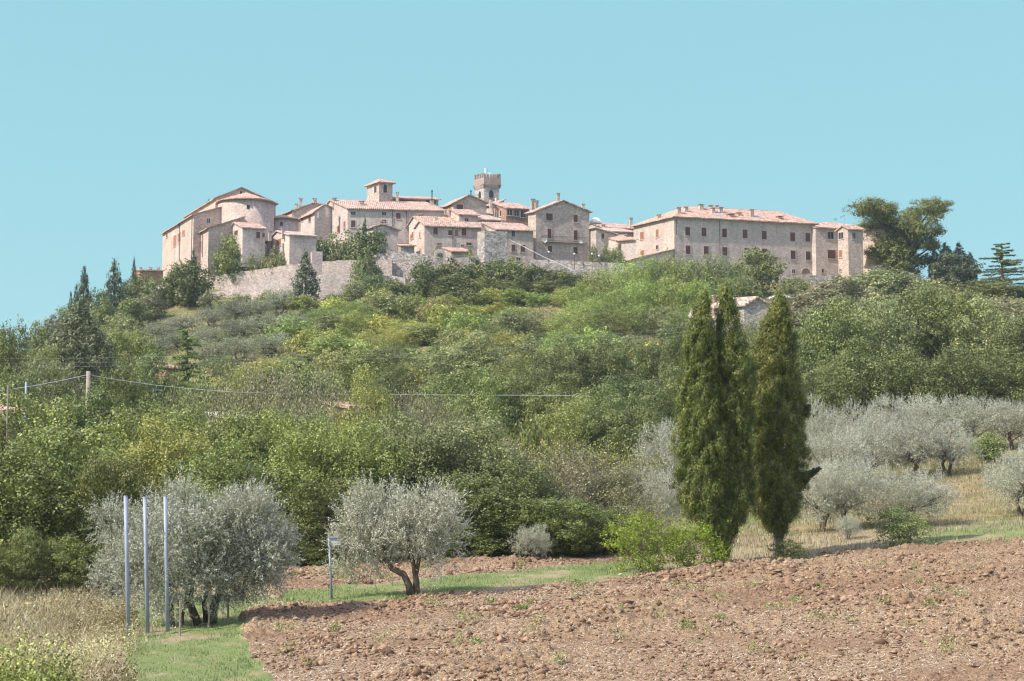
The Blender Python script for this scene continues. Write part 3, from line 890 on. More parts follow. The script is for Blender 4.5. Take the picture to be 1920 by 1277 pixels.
        if frame:
            fm = MB(); t = .13
            s.box(fm, face, u - w / 2 - t / 2, z, t, h, -.045, .08); s.box(fm, face, u + w / 2 + t / 2, z, t, h, -.045, .08)
            s.box(fm, face, u, z + h / 2 + t / 2, w + 2 * t, t, -.05, .08); s.box(fm, face, u, z - h / 2 - t / 2, w + 2.6 * t, t, -.11, .08)
            if kind != 'sh' and w > .5: s.box(fm, face, u, z, .06, h, -.03, .05)
            fm.build('frame', WOODF, win)
        return win
    def wins(s, face, lst, **kw):
        for q in lst: s.win(face, *q, **kw)
    def arch(s, face, px, py, wp, hp, mat=None, name='arched_window'):
        u, z = s.hit(face, px, py); u2, _ = s.hit(face, px + wp / 2, py); u1, _ = s.hit(face, px - wp / 2, py)
        _, zt = s.hit(face, px, py - hp / 2); _, zb = s.hit(face, px, py + hp / 2)
        w = abs(u2 - u1); u = (u1 + u2) / 2
        pts = [(u - w / 2, zb), (u + w / 2, zb)] + [(u + w / 2 * math.cos(t), zt - w / 2 + w / 2 * math.sin(t)) for t in np.linspace(0, math.pi, 9)]
        ca, sa = math.cos(s.a), math.sin(s.a)
        T = (lambda x, y, zz: (x, y, zz)) if face == 'f' else (lambda x, y, zz: (x * s.lx + y * ca, x * s.ly + y * sa, zz))
        mb = MB(); mb.prism([T(x, -.02, zz) for x, zz in pts], Vector(T(0, .15, 0)))
        win = mb.build(name, mat or GLASS, s.root)
        fm = MB()
        rim = [(u - w / 2, zb)] + [(u + w / 2 * math.cos(t), zt - w / 2 + w / 2 * math.sin(t)) for t in np.linspace(math.pi, 0, 9)] + [(u + w / 2, zb)]
        fm.tube([T(x, -.03, zz) for x, zz in rim], [.09] * len(rim), 4)
        fm.build('frame', WOODF, win)
    def pipe(s, face, px, py0, py1, r=.06):
        u, z0 = s.hit(face, px, py0); _, z1 = s.hit(face, px, py1)
        mb = MB(); ca, sa = math.cos(s.a), math.sin(s.a)
        T = (lambda x, y, zz: (x, y, zz)) if face == 'f' else (lambda x, y, zz: (x * s.lx + y * ca, x * s.ly + y * sa, zz))
        mb.tube([T(u, -.1, z1), T(u, -.1, z0)], [r, r], 6)
        mb.build('drainpipe', METAL_D, s.root)
    def chim(s, px, top, wp, hp, v=2.0, mat=None, cap=True, pipe=False):
        u, zt = s.hit('f', px, top, v)
        m = topix(s.C)[0]; sc = Y_ = (s.C + s.l * v).y / F
        w, h = wp * sc, hp * sc
        x, y, _ = s.L(u, v, 0)
        mb = MB()
        if pipe:
            mb.tube([(x, y, zt - h - 1.2), (x, y, zt - .25)], [w / 2] * 2, 8); mb.tube([(x, y, zt - .3), (x, y, zt)], [w * .75, w * .75], 8)
            return mb.build('flue', METAL_D if mat is None else mat, s.root)
        mb.box(x - w / 2, x + w / 2, y - w / 2, y + w / 2, zt - h - 1.2, zt - .35)
        c = mb.build('chimney', mat or STONE_P, s.root)
        if cap:
            cm = MB()
            for sx in (-1, 1):
                for sy in (-1, 1): cm.box(x + sx * w * .36 - .07, x + sx * w * .36 + .07, y + sy * w * .36 - .07, y + sy * w * .36 + .07, zt - .35, zt - .16)
            cm.slab((x - w * .7, y - w * .7, zt - .04), (x + w * .7, y - w * .7, zt - .04), (x + w * .7, y + w * .7, zt + .06), (x - w * .7, y + w * .7, zt + .06), .12, 2, 2, .02)
            cm.build('chimney_cap', s.tile, c)

SHUT = SHUT
# --- church on the left shoulder
b = Bld('church', 'big stone church with round apse, leftmost building of the hill village', 363, 304, 25, 25, 436, 305, 403, 505, STONE_H, cat='church', deep=6)
church = b
b.shed_u((420, 388))
b.wins('l', [(313, 441, 2.5, 8)], kind='dk')
for q in [(328, 452, 5, 20, ), (336, 446, 5, 18), (344, 437, 5, 9)]:
    b.win('l', *q, kind='dk', mat=SHUT_SUN)
b.win('l', 336, 424, 2.5, 8, kind='dk', frame=False)
b.pipe('l', 338, 418, 490); b.pipe('l', 361, 408, 500)
b.win('f', 391, 414, 5.5, 8, kind='dk')
c = church
n = Bld('nave', None, 404, 309, 25, 25, 517, 346, 372, 470, STONE_H, cat=None, deep=6)
def absorb(n, c, rename=('wall', 'roof')):
    """the block becomes part of the building c: its meshes move under c's root"""
    Mi = c.root_matrix.inverted() @ n.root_matrix
    for o in list(n.root.children):
        o.parent = c.root; o.matrix_local = Mi @ o.matrix_local
    bpy.data.objects.remove(n.root)
Bld.root_matrix = property(lambda s: Matrix.Translation((s.C.x, s.C.y, s.zB)) @ Matrix.Rotation(s.th, 4, 'Z'))
n.gable_v(peak=(452, 353), hr=(517, 382))
n.win('f', 452, 361, 4.5, 5, kind='dk', frame=False)
mb = MB(); x, y, z = n.L(n.hit('f', 452, 355)[0], n.d, n.zr)
mb.box(x - .07, x + .07, y - .07, y + .07, z, z + 2.0); mb.box(x - .6, x + .6, y - .06, y + .06, z + 1.1, z + 1.28)
mb.build('roof_cross', METAL_D, n.root)
absorb(n, church)
def drum(root_b, px, Y, rpx, eave, base, apexdy, wall, tile, px_apex=None, wins=(), names=('apse_wall', 'apse_roof')):
    """a round stone drum with a conical tiled roof, as parts of root_b"""
    c0 = at(px, eave, Y); r = rpx * Y / F
    zb = at(px, base, Y).z - 4
    inv = root_b.root_matrix.inverted()
    N = 32; mb = MB()
    ring = [(math.cos(2 * math.pi * k / N) * r, math.sin(2 * math.pi * k / N) * r) for k in range(N)]
    vs = [inv @ Vector((c0.x + x, c0.y + y, z)) for z in (zb, c0.z) for x, y in ring]
    mb.add(vs, [(k, (k + 1) % N, (k + 1) % N + N, k + N) for k in range(N)] + [tuple(range(N, 2 * N))])
    mb.build(names[0], wall, root_b.root, smooth=True)
    rm = MB(); ap = c0.z + apexdy * Y / F; o = r + .45
    ring2 = [(math.cos(2 * math.pi * k / N) * o, math.sin(2 * math.pi * k / N) * o) for k in range(N)]
    rows = 6; vs = []
    for j in range(rows):
        f = j / rows
        vs += [inv @ Vector((c0.x + x * (1 - f), c0.y + y * (1 - f), c0.z + .18 - .1 * (1 - f) + (ap - c0.z) * f + random.uniform(-.04, .04))) for x, y in ring2]
    top = len(vs); vs.append(inv @ Vector((c0.x, c0.y, ap + .18)))
    low = len(vs); vs += [inv @ Vector((c0.x + x, c0.y + y, c0.z - .12)) for x, y in ring2]
    fs = [(j * N + k, j * N + (k + 1) % N, (j + 1) * N + (k + 1) % N, (j + 1) * N + k) for j in range(rows - 1) for k in range(N)]
    fs += [((rows - 1) * N + k, (rows - 1) * N + (k + 1) % N, top) for k in range(N)]
    fs += [(low + k, low + (k + 1) % N, (k + 1) % N, k) for k in range(N)] + [tuple(low + k for k in reversed(range(N)))]
    rm.add(vs, fs); rm.build(names[1], tile, root_b.root)
    for (wx, wy, ww, hh) in wins:
        X = at(wx, wy, Y).x - c0.x; s_ = max(-.95, min(.95, X / r)); ang = math.asin(s_)
        p = Vector((c0.x + r * s_, c0.y - r * math.cos(ang), at(wx, wy, Y - r).z))
        w, h = ww * Y / F, hh * Y / F
        q = MB(); Rm = Matrix.Rotation(ang, 4, 'Z')
        q.box(-w / 2, w / 2, -.03, .2, -h / 2, h / 2, lambda a, b_, c_: inv @ (Rm @ Vector((a, b_, c_)) + p))
        q.build('window', GLASS, root_b.root)
drum(church, 462, 309.5, 53, 381, 462, 19, STONE_H, TILE_R, wins=[(474, 388, 5.5, 8)])
drum(church, 530, 313, 30, 413, 462, 9, STONE_H, TILE, wins=[(532, 419.5, 5, 7)], names=('chapel_wall', 'chapel_roof'))
a = Bld('annex', None, 391, 299.5, 25, 25, 458, 363, 428, 482, STONE_H, cat=None, deep=4)
a.shed_u((457, 408)); a.win('l', 376, 463, 4, 20, kind='dk', mat=SHUT_SUN); a.pipe('l', 381, 436, 482)
absorb(a, church)

b = Bld('stone_house', 'small gabled house tucked against the church apse, behind green garden trees', 455, 296, 20, 28, 497, 427, 427, 460, STONE_C, TILE, deep=4)
b.gable_u(peak=(440, 418)); b.wins('l', [(434, 440, 6, 10), (443, 437, 6, 9)]); b.wins('f', [(484, 441, 7, 12), (494, 441, 4, 8)])
b = Bld('stone_house', 'low gabled house with plastered grey side, right of the church on the retaining wall', 543, 294, 22, 30, 593, 499, 441, 492, STONE_C, TILE_G, deep=4)
b.gable_u(peak=(520, 434)); b.win('l', 523, 455, 8, 13, mat=SHUT_SUN); b.win('l', 510, 456, 5, 10, mat=SHUT_SUN)
b.chim(531, 428, 5, 8, 2.5); b.chim(506, 433, 6, 7, 3.0)
# --- palazzo with two-step roofs and bell tower
b = Bld('stone_house', 'gabled stone house with tall chimneys just right of the church', 590, 314, 25, 27, 640, 556, 397, 450, STONE_C, TILE, deep=4)
b.gable_v(peak=(607, 385), hr=(632, 396)); b.wins('l', [(581, 410, 4, 12), (567, 410, 3, 10)]); b.win('f', 596, 403, 4, 12, kind='dk', mat=WHITE, frame=False)

rb = Bld('stone_house', 'rear house with a low roofline and chimneys between the church and the palazzo', 548, 321, 10, 30, 640, 529, 395, 440, STONE_P, TILE, deep=4)
rb.gable_v(peak=(588, 381), hr=(638, 392))
for q in [(564, 371, 6, 16), (590, 372, 7, 9), (556, 382, 5, 8)]: rb.chim(*q, v=3)
b = Bld('palazzo', 'long pale palazzo with wide tiled roof under the square bell turret', 652, 308, 8, 28, 833, 588, 391, 452, STONE_C, TILE, deep=4, cat='building')
b.gable_u(vr=9.0, rise=3.0)
palazzo = b
b.wins('l', [(601, 430, 5, 15), (618, 427, 4, 14), (634, 430, 4, 12), (646, 421, 3, 12)], mat=SHUT_SUN)
b.win('f', 662, 400, 9, 6, kind='dk'); b.win('f', 720, 400.5, 8, 6, kind='dk'); b.win('f', 747, 405, 8, 11); b.win('f', 662, 420, 7.5, 13); b.win('f', 720, 417, 8, 10, kind='dk')
b.pipe('f', 736, 394, 440); b.pipe('f', 762, 394, 430)
for q in [(613, 384, 6, 14), (627, 371, 7, 10), (678, 377, 8, 6), (745, 360, 5, 10)]: b.chim(*q, v=3.5 if q[1] > 375 else 7.5)
b.chim(810, 357, 2.2, 16, 6, pipe=True); b.chim(810, 373, 8, 9, 6)
u = Bld('loggia', None, 735, 319, 8, 28, 822, None, 372, 392, STONE_P, TILE, d=5, cat=None)
u.shed_v(1.2, .7); u.win('f', 770, 379, 40, 6, kind='dk', frame=False); u.win('f', 808, 379, 18, 6, kind='dk', frame=False)
absorb(u, palazzo)
t = Bld('bell_turret', 'square brick bell turret with arched openings on the palazzo roof', 711, 316, 22, 22 + 12, 736, 688, 342, 374, STONE_P, TILE_R, cat='tower', ov=.5, deep=2)
t.hip(1.1, t.w / 2 - .02, t.w / 2 - .02)
t.arch('f', 722, 353, 8, 16); t.arch('l', 704, 354, 4.5, 14)
mb = MB(); x, y, _ = t.L(t.w / 2, t.d / 2, 0); mb.tube([(x, y, t.zr), (x, y, t.zr + .6)], [.1, .03], 6); mb.build('finial', TILE_R, t.root)
# --- tower with swallow-tail battlements
b = Bld('battlement_tower', 'tall stone tower with brick swallowtail battlements and pointed openings', 908, 322, 14, 40, 936, 891.5, 346, 420, STONE_G, BRICK, cat='tower', deep=2)
tw = b
b.flat()
b.win('f', 921, 366, 8, 12, kind='dk', frame=False, name='belfry_opening'); 
def pointed(bb, face, px, y0, y1, wp):
    u, z1 = bb.hit(face, px, y0); _, z0 = bb.hit(face, px, y1); u2, _ = bb.hit(face, px + wp / 2, y0)
    w = abs(u2 - u); zs = z1 - w * 1.5
    pts = [(u - w, z0), (u + w, z0), (u + w, zs), (u + w * .75, zs + w * .8), (u, z1), (u - w * .75, zs + w * .8), (u - w, zs)]
    ca, sa = math.cos(bb.a), math.sin(bb.a)
    T = (lambda x, y, zz: (x, y, zz)) if face == 'f' else (lambda x, y, zz: (x * bb.lx + y * ca, x * bb.ly + y * sa, zz))
    m_ = MB(); m_.prism([T(x, -.03, zz) for x, zz in pts], Vector(T(0, .2, 0))); m_.build('belfry_opening', GLASS, bb.root)
pointed(b, 'f', 921, 356, 384, 8.5); pointed(b, 'l', 899.5, 358, 372, 4.5)
def crown_ring():
    w, d, h = b.w, b.d, b.h; o = .22; zc = h + .05; zp = zc + 1.35
    pa = MB(); T = lambda x, y, z: b.L(x, y, z)
    c4 = [(-o, -o), (w + o, -o), (w + o, d + o), (-o, d + o)]
    pa.add([T(x, y, z) for z in (zc, zp) for x, y in c4], [(0, 1, 5, 4), (1, 2, 6, 5), (2, 3, 7, 6), (3, 0, 4, 7), (4, 5, 6, 7), (3, 2, 1, 0)])
    pa.build('parapet', BRICK_P, b.root)
    co = MB()
    for (p, q) in zip(c4, c4[1:] + c4[:1]):
        n_ = 8
        for k in range(n_ + 1):
            f = k / n_; x = p[0] * (1 - f) + q[0] * f; y = p[1] * (1 - f) + q[1] * f
            cx, cy = w / 2, d / 2; s1 = .86
            co.add([T(cx + (x - cx) * a_ + ex, cy + (y - cy) * a_ + ey, z) for a_, z in ((.87, zc - .75), (.985, zc + .01)) for ex, ey in ((-.11, -.11), (.11, -.11), (.11, .11), (-.11, .11))],
                   [(0, 1, 5, 4), (1, 2, 6, 5), (2, 3, 7, 6), (3, 0, 4, 7), (0, 3, 2, 1)])
    co.build('corbels', STONE_P, b.root)
    for (p, q) in zip(c4, c4[1:] + c4[:1]):
        p, q = Vector(T(*p, zp)), Vector(T(*q, zp)); ln = (q - p).length; dv = (q - p) / ln; nn = Vector((-dv.y, dv.x, 0))
        k_ = 6; st = ln / k_
        for k in range(k_):
            c0 = p + dv * (st * (k + .5) if True else 0); hw = st * .27
            m_ = MB()
            prof = [(-hw, 0), (hw, 0), (hw * 1.1, .95), (0, .6), (-hw * 1.1, .95)]
            m_.prism([c0 + dv * a_ + Vector((0, 0, z)) for a_, z in prof], nn * .35)
            m_.build('merlon', BRICK_P, b.root)
    return zp
zp = crown_ring()
an = empty('antenna_mast', tuple(b.root_matrix @ Vector(b.L(b.w * .45, b.d * .4, zp))), 0, 'white mobile phone antennas on a mast on top of the battlement tower', 'antenna')
mb = MB(); mb.tube([(0, 0, 0), (0, 0, 2.3)], [.05, .04], 6); mb.tube([(-.5, 0, 1.4), (.5, 0, 1.4)], [.03, .03], 5); mb.build('mast', METAL, an)
for x, z in ((-.5, 1.5), (.1, .9), (.55, .9)):
    mb = MB(); mb.box(x - .14, x + .14, -.2, -.05, z - .7, z + .7 if x < 0 else z + .4); mb.build('antenna_panel', WHITE, an)
# --- gabled house left of the tower
b = Bld('stone_house', 'broad gabled stone house just left of the battlement tower', 850, 312, 14, 27, 912, 822, 381, 425, STONE_P, TILE, deep=4)
b.gable_v(peak=(878, 366.5), hr=(910, 380)); b.win('f', 862, 390, 12, 13); b.wins('l', [(844, 391, 4, 13), (836, 397, 3, 9), (829, 397, 3, 8)], mat=SHUT_SUN); b.chim(883, 357, 2, 9, 4, pipe=True)
# --- stepped row of three
ROWG = 'stepped row of houses with sunlit gable ends'
for (px, Y, xr, xl, ea, pk, lab) in ((779, 309, 850, 746, 409, (763, 400), 'rearmost house of the stepped row, highest red tiled roof'), (786, 305, 852, 767, 416, (774, 409), 'middle house of the stepped row with narrow sunlit gable')):
    b = Bld('row_house', lab, px, Y, 12, 33, xr, xl, ea, 480, STONE_C, TILE_R, deep=4, group=ROWG)
    b.gable_u(vr=b.d * .5, rise=1.25); b.wins('l', [(px - 12, ea + 25, 2.5, 12), (px - 20 + (px > 780) * 5, ea + 29, 2.5, 10)], mat=SHUT_SUN)
b.chim(789, 401, 7, 8, 3, mat=BRICK)
b = Bld('row_house', 'front house of the stepped row with long shaded facade and brown shutters', 796, 301, 12, 33, 916, 780, 422.5, 486, STONE_C, TILE, deep=4, group=ROWG)
b.gable_u(vr=b.d * .5, rise=1.0); b.wins('l', [(787, 441, 2.5, 10), (788, 470, 2.5, 8)], kind='dk', mat=SHUT_SUN)
b.wins('f', [(816.5, 433.5, 8, 13), (844, 436.5, 7, 9), (870, 435, 8.5, 13.5)])
b.win('f', 823, 457.5, 7, 5, mat=SHUT_SUN); b.win('f', 856, 458.5, 6, 6, kind='dk', mat=BLUEP); b.win('f', 879, 457.5, 9, 5); b.win('f', 867, 461, 5, 4, kind='dk')
b.win('f', 856, 437, 6, 12, kind='dk', mat=BRICK, frame=False, name='bricked_window'); b.pipe('f', 849, 424, 466)
b.chim(818, 408, 4, 4, 4.0)
b = Bld('lean_to', 'low lean-to with small tiled roof in front of the stepped row', 846, 297, 12, 33, 880, None, 471, 492, STONE_P, TILE_R, d=3, cat='outbuilding', deep=3)
b.shed_v(1.0)
b = Bld('cottage', 'small cream cottage with gable and brick chimney behind the dark garden trees', 700, 300, 12, 33, 747, 688, 426, 470, STONE_C, TILE, deep=4)
b.gable_v(peak=(715, 421), hr=(747, 432)); b.chim(716, 414, 6, 8, 2, mat=BRICK); b.chim(722, 415, 4, 6, 4)
b = Bld('outbuilding', 'low grey walled shed with brown roof edge below the stepped row', 752, 300, 8, 33, 777, None, 461, 480, STONE_G, TILE, d=3, cat='outbuilding')
b.shed_v(.8)
# --- little roofs in the middle
b = Bld('stone_house', 'small house with one little window squeezed under the gabled house', 861, 306, 12, 33, 896, 845, 402, 440, STONE_P, TILE, deep=3)
b.gable_u(vr=3.0, rise=1.3); b.win('f', 875, 413, 7, 7, kind='dk'); b.chim(891, 396, 4, 5, 2)
b = Bld('stone_house', 'low house with pale tiled roof between the stepped row and the loggia', 896, 307, 12, 33, 945, None, 412, 440, STONE_P, TILE_G, d=6, deep=3)
b.shed_v(1.8); b.wins('f', [(908, 418, 8, 6)], kind='dk')
b = Bld('stone_house', 'narrow sunlit house with slim white flue in front of the battlement tower', 934, 315, 14, 40, 945, 912, 381, 430, STONE_C, TILE, deep=3)
b.shed_u((945, 376)); b.chim(921, 371, 6, 8, 1.5, mat=STONE_C); b.chim(930, 372, 2.5, 26, -.6, pipe=True, mat=WHITE)
b = Bld('loggia_house', 'brick house with three dark loggia openings beside the gabled house', 949, 309, 14, 40, 992, 936, 390, 425, BRICK, TILE, deep=3)
b.gable_u(vr=4.0, rise=1.5)
b.wins('f', [(955.5, 398.5, 9, 11), (968.5, 399.5, 8.5, 11), (981, 401, 9, 13)], kind='dk', name='loggia_opening'); b.win('l', 939, 400, 3, 11, kind='dk')
# --- rubble keep and the house behind it
b = Bld('ruined_keep', 'roofless rubble stone block with a bright left edge above the ivy', 908.5, 291, 12, 42, 951, 895, 433, 497, STONE_R, cat='ruin', deep=6)
b.flat()
b = Bld('stone_house', 'house with pale tiled roof behind the rubble block, green shutter upstairs', 930, 296, 12, 40, 1000, 914, 430, 500, STONE_P, TILE, deep=4)
b.gable_u(vr=4.0, rise=1.7); b.win('f', 962.5, 437.5, 6, 12, mat=plain_mat('shutter_green', (.07, .08, .075))); b.win('f', 962.5, 465.5, 7, 13); b.win('f', 980, 466, 8, 13); b.win('f', 972, 486, 8, 6, kind='dk')
b.chim(942, 411, 3, 8, 2.5); b.pipe('f', 933, 432, 490)
# --- the big gabled house
b = Bld('tall_house', 'tall gabled stone house with long iron balcony, right of the loggia', 1005, 301, 17, 38, 1105, 990, 396, 492, STONE_P, TILE, deep=4)
big = b
b.gable_v(peak=(1054, 377), hr=(1104, 397.5))
b.wins('f', [(1030, 407, 12, 13.5), (1079, 410, 7.5, 13.5), (1030, 438, 7, 18), (1079, 441, 7, 18), (1031, 467, 7.5, 12.5), (1079, 470, 7.5, 13)])
b.chim(1046.5, 362, 5, 16, 5.0); b.chim(1093, 382, 5, 10, 3); b.chim(999, 373, 7, 12, 7.0); b.chim(1006, 376, 6, 12, 5)
def balcony():
    u0, z = b.hit('f', 1016, 452.5); u1, _ = b.hit('f', 1099, 456); _, zt = b.hit('f', 1016, 441)
    mb = MB(); mb.box(u0, u1, -.62, .05, z - .1, z + .05); bal = mb.build('balcony', STONE_G, b.root)
    rl = MB()
    hgt = 1.0
    for x in np.linspace(u0 + .04, u1 - .04, 46): rl.box(x - .012, x + .012, -.60, -.575, z + .05, z + hgt)
    for zz in (z + .15, z + hgt): rl.box(u0, u1, -.61, -.565, zz - .025, zz + .025)
    for x in (u0 + .03, u1 - .03): rl.box(x - .02, x + .02, -.61, .02, z + hgt - .02, z + hgt + .03)
    rl.build('railing', METAL_D, bal)
    return u0, u1, z
bu0, bu1, bz = balcony()
def dish(bb, u, z, r, y=-.8):
    mb = MB(); N = 14
    vs = [(u, y + .12, z)] + [(u + math.cos(2 * math.pi * k / N) * r, y - .05, z + math.sin(2 * math.pi * k / N) * r) for k in range(N)] + [(u, y + .17, z)] + [(u + math.cos(2 * math.pi * k / N) * r, y, z + math.sin(2 * math.pi * k / N) * r) for k in range(N)]
    mb.add(vs, [(0, 1 + k, 1 + (k + 1) % N) for k in range(N)] + [(N + 1, N + 2 + (k + 1) % N, N + 2 + k) for k in range(N)] + [(1 + k, N + 2 + k, N + 2 + (k + 1) % N, 1 + (k + 1) % N) for k in range(N)])
    mb.tube([(u, y + .15, z), (u, y + .6, z - .2)], [.03, .03], 5)
    mb.build('satellite_dish', WHITE, bb.root)
dish(b, bu0 + .3, bz + .1, .45); dish(b, bu1 - 1.4, bz + .15, .35)
# --- lower houses between the tall house and the long building
b = Bld('stone_house', 'small house with sloping roof in the gap right of the tall balcony house', 1117.5, 303, 17, 38, 1168, 1105, 429, 482, STONE_P, TILE_G, deep=4)
b.shed_u((1160, 441)); b.win('f', 1130, 443, 5, 10, mat=SHUT)
b = Bld('stone_house', 'house with brown roof and chimney at the back of the gap before the long building', 1133, 322, 14, 38, 1195, None, 427, 460, STONE_P, TILE, d=7, deep=4)
b.gable_u(vr=4, rise=1.4); b.chim(1183, 408, 5, 9, 3); b.chim(1131, 421, 6, 8, 0.6, mat=BRICK); b.chim(1170, 428, 5, 4, -.8)
b = Bld('stone_house', 'house with grey tiled roof in the middle of the gap before the long building', 1146, 314, 12, 38, 1195, None, 434.5, 470, STONE_P, TILE_G, d=5, deep=4)
b.shed_v(1.3)
b = Bld('cream_house', 'low cream house with tiled roof and chimney against the long building', 1155, 301.5, -24, 30, 1192, None, 451, 486, STONE_C, TILE_R, d=6, deep=4, ov=.7)
b.shed_v(1.6); b.win('f', 1162, 463, 5, 12, mat=SHUT); b.chim(1173, 439, 5, 8, 2.0, mat=STONE_C)
# --- the long shuttered building
b = Bld('long_building', 'long pale three storey building with rows of brown shutters and red roof', 1264, 300, 17, 31, 1528, 1188, 407, 515, STONE_C, TILE_R, cat='building', deep=6, ov=.55)
lb = b
b.hip(3.2, 6.5, 3.0)
up = [(717, 253), (822, 258), (954, 264), (1086, 270), (1209, 277), (1392, 288), (1490, 292)]
lo = [(719, 372), (836, 376), (956, 382), (1097, 388), (1211, 392), (1394, 404), (1492, 410)]
for x, y in up + lo: b.win('f', 1080 + x * .2917, 360 + y * .2917, 8.6, 16)
b.wins('l', [(1204, 442, 6.5, 14), (1232.5, 437.5, 5, 14.5), (1204.5, 474, 6, 9)], mat=SHUT_SUN); b.win('l', 1232.5, 463.5, 5, 7, kind='dk')
b.win('f', 1488, 509, 6, 7, kind='dk'); b.arch('f', 1511, 508, 18, 10, mat=BRICK, name='bricked_arch')
b.pipe('f', 1349, 414, 480, .05); b.pipe('f', 1268, 412, 440, .07)
for q, v in (((1272.5, 389, 7, 14), 1.6), ((1286, 387.5, 7, 6), 3.2), ((1314, 383, 8, 9), 5.2), ((1332, 385, 7, 7), 6.3), ((1336.5, 389, 7, 12), 3.4), ((1344, 385, 5, 7), 6.4), ((1351, 388.5, 7, 12), 3.6), ((1370, 400.5, 11, 7), 1.5), ((1385, 398.5, 8, 5), 2.6), ((1409, 392.5, 7, 17), 1.8), ((1461, 405, 10, 7), 1.6), ((1235, 402, 7, 7), 6.0)):
    b.chim(*q, v=v)
for px, py in ((1295, 405), (1348, 405), (1424, 409)):       # roof lights
    u, z = b.hit('f', px, py, 1.6); x, y, _ = b.L(u, 1.6, 0); mb = MB()
    mb.slab((x - .9, y - .4, z), (x + .9, y - .4, z), (x + .9, y + .5, z + .45), (x - .9, y + .5, z + .45), .3, 2, 2, 0); mb.build('skylight', METAL, b.root)
b = Bld('lean_to', 'sloping red tiled lean-to at the left foot of the long building', 1186, 296, 25, 30, 1263, None, 487, 500, STONE_C, TILE_R, d=4, cat='outbuilding', deep=3)
b.shed_u((1262, 469))
b = Bld('stone_house', 'stone block with two dark open windows at the right end of the long building', 1529, 307.5, 15, 32, 1572, None, 427, 520, STONE_P, TILE, d=9, deep=6)
b.shed_v(2.0); b.win('f', 1557.5, 441.5, 10.5, 13, kind='dk'); b.win('f', 1559, 477, 14.5, 16); b.win('f', 1542.5, 508, 4, 7, kind='dk')
b = Bld('stone_house', 'projecting stone block with sunlit narrow side, left of the stone pine', 1590, 300, 15, 38, 1617.5, 1571, 429, 520, STONE_P, TILE, deep=6)
b.gable_u(vr=b.d * .5, rise=.6); b.win('f', 1601, 442, 6, 12, kind='dk'); b.win('l', 1577, 442, 9, 12, kind='dk'); b.win('l', 1576, 476, 6, 14, mat=SHUT_SUN); b.win('l', 1576, 507, 4, 5, kind='dk')
b = Bld('pink_house', 'pink plastered wall of a house half hidden by the stone pine', 1617.5, 305, -22, 35, 1668, None, 433, 522, PLASTER, TILE, d=8, deep=6)
b.gable_u(vr=4, rise=1.4); b.win('f', 1655, 484, 6, 12)
b = Bld('stone_house', 'broad hipped roof with aerials showing behind the right end of the long building', 1542, 322, 10, 35, 1632, None, 428, 470, STONE_P, TILE, d=10, deep=4)
b.hip(1.9, 4.0, 4.0)
xx, yy, zz_ = b.L(b.hit('f', 1583, 414, 5)[0], 5, b.zr)
mb = MB(); mb.tube([(xx, yy, zz_ - .2), (xx, yy, zz_ + 1.9)], [.035, .03], 5); mb.tube([(xx - .9, yy, zz_ + 1.2), (xx + .2, yy, zz_ + 1.8)], [.1, .1], 4); mb.build('aerial', METAL, b.root)
xx, yy, zz_ = b.L(b.hit('f', 1566, 414, 5)[0], 5, b.zr)
mb = MB(); mb.tube([(xx, yy, zz_ - .2), (xx, yy, zz_ + .9)], [.04, .04], 5); mb.tube([(xx - .3, yy, zz_ + .9), (xx + .3, yy, zz_ + .9)], [.15, .15], 5); mb.build('aerial', METAL, b.root)

# --- outlying houses
b = Bld('farmhouse', 'low cream lean-to house with tiled roof behind the double topped cypress', 1293, 188, 4, -12, 1396, None, 598, 640, STONE_G, TILE_G, d=4, deep=3)
b.shed_v(1.3)
b = Bld('farmhouse', 'gabled grey farmhouse showing between the tops of the two tall cypresses', 1395, 185, 10, 62, 1443, 1340, 571, 640, STONE_G, TILE_G, deep=3)
b.gable_v(peak=(1416, 559), hr=(1442, 575)); b.chim(1342, 553, 10, 20, 9, mat=BRICK)
b = Bld('brick_outhouse', 'low orange brick roof terrace at the left foot of the church', 262, 306, 12, 30, 306, None, 507, 530, BRICK, TILE_R, d=4, cat='outbuilding', deep=4)
b.shed_v(.5)
for x, w_ in ((264, 4), (283, 5), (297, 4)): b.chim(x, 501, w_, 5, 1, mat=BRICK)
b = Bld('red_roof_house', 'house with red tiled roof at the far left edge below the power poles', -30, 92, 4, 40, 33, None, 773, 800, STONE_P, TILE_R, d=4, deep=3)
b.shed_v(.5)
b = Bld('hillside_hut', 'small brown hut peeping out right of the big round conifer', 312, 168, 12, 38, 333, None, 690, 705, BRICK, TILE, d=4, cat='hut', deep=2)
b.shed_v(.5)
b = Bld('shed', 'shed with flat pale blue roof behind the bushes left of the scrub', 291, 150, 8, 38, 311, None, 733, 745, PLASTER, plain_mat('blue_roof', (.35, .48, .52)), d=4, cat='shed', deep=2)
b.shed_v(.15)
b = Bld('shed', 'pale orange walled shed hidden deep in the grey scrub', 655, 116, 8, 38, 690, None, 765, 782, plain_mat('orange_plaster', (.62, .44, .27)), TILE, d=3, cat='shed', deep=2)
b.shed_v(.4)
b = Bld('shed', 'low shed with bright white roof at the left end of the scrub', 420, 118, 6, 38, 452, None, 783, 796, PLASTER, WHITE, d=3, cat='shed', deep=2)
b.shed_v(.35)

